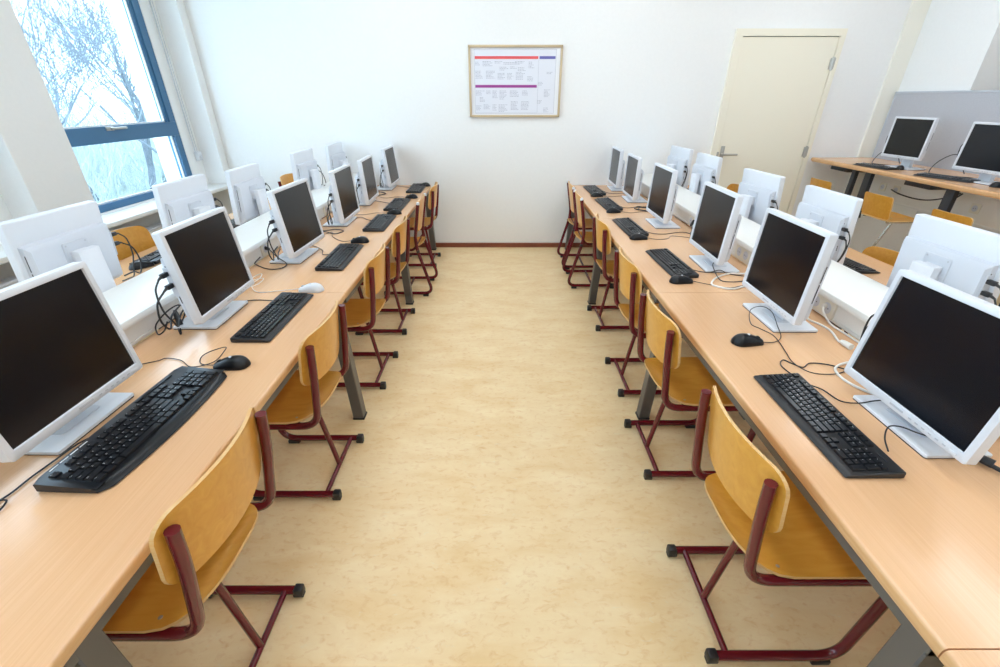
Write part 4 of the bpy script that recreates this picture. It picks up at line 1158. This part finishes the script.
def scrub(x, y, s, n, hh, label):
    rnd = random.Random(s)
    m = MB()
    for i in range(n):
        a = rnd.uniform(0, 2 * PI); rr = rnd.uniform(0, 1.5)
        p = Vector((math.cos(a) * rr, math.sin(a) * rr, 0))
        d = Vector((rnd.uniform(-0.6, 0.6), rnd.uniform(-0.6, 0.6), 1)).normalized()
        L = hh * rnd.uniform(0.5, 1.1)
        pts = [p]
        for k in range(4):
            d = (d + Vector((rnd.uniform(-1, 1), rnd.uniform(-1, 1), rnd.uniform(-0.4, 0.4))) * 0.25).normalized()
            pts.append(pts[-1] + d * L / 4)
        m.tube(pts, [0.010, 0.009, 0.008, 0.006, 0.003], 4, cap=False)
        for k in range(3):
            q = pts[rnd.choice((2, 3, 4))]
            e = (d + Vector((rnd.uniform(-1, 1), rnd.uniform(-1, 1), rnd.uniform(-0.5, 0.8)))).normalized()
            m.tube([q, q + e * L * 0.2, q + (e + Vector((0, 0, 0.3))) * L * 0.4], [0.006, 0.005, 0.002], 3, cap=False)
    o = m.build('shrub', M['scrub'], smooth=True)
    o.location = (x, y, -1.6)
    tag(o, label, 'shrub', 'winter shrubs outside the window')
    return o
sp = [(-12.0, 12.8), (-12.2, 16.4), (-15.5, 15.6), (-15.0, 18.4), (-17.2, 15.2), (-17.8, 22.0), (-12.5, 10.2), (-10.8, 16.2), (-20.5, 22.5), (-20.0, 17.5), (-15.4, 12.4), (-21.0, 19.6)]
for i, (x, y) in enumerate(sp):
    scrub(x, y, 100 + i, 110, 2.6 + (i % 3) * 0.6 + (0.5 if i > 7 else 0), 'pale leafless thicket of twigs outside the window, low behind the panes')

# ------------------------------------------------------------------ light and camera
wd = bpy.data.worlds.new('overcast_sky'); scene.world = wd; wd.use_nodes = True
bg = wd.node_tree.nodes['Background']
bg.inputs['Color'].default_value = (0.62, 0.83, 1.0, 1); bg.inputs['Strength'].default_value = 5.5
for i, (a, b) in enumerate(wins):
    ld = bpy.data.lights.new('window_portal', 'AREA'); ld.shape = 'RECTANGLE'; ld.size = b - a; ld.size_y = 2.4
    ld.cycles.is_portal = True
    lo = bpy.data.objects.new('window_portal', ld); COL.objects.link(lo)
    lo.location = (XL - 0.12, (a + b) / 2, 1.99); lo.rotation_euler = (PI / 2, 0, -PI / 2)
cam = bpy.data.cameras.new('camera'); co = bpy.data.objects.new('camera', cam); COL.objects.link(co)
cam.sensor_width = 36; cam.lens = 441 / 1000 * 36; cam.clip_start = 0.02
co.location = (0, 0, 1.63); co.rotation_euler = (R(90 - 28.1), 0, 0)
scene.camera = co
vs = scene.view_settings
vs.view_transform = 'Standard'; vs.look = 'None'; vs.gamma = 1.0; vs.use_curve_mapping = False
vs.exposure = 0.35
scene.cycles.max_bounces = 8; scene.cycles.diffuse_bounces = 5; scene.cycles.transparent_max_bounces = 12
scene.cycles.use_denoising = True
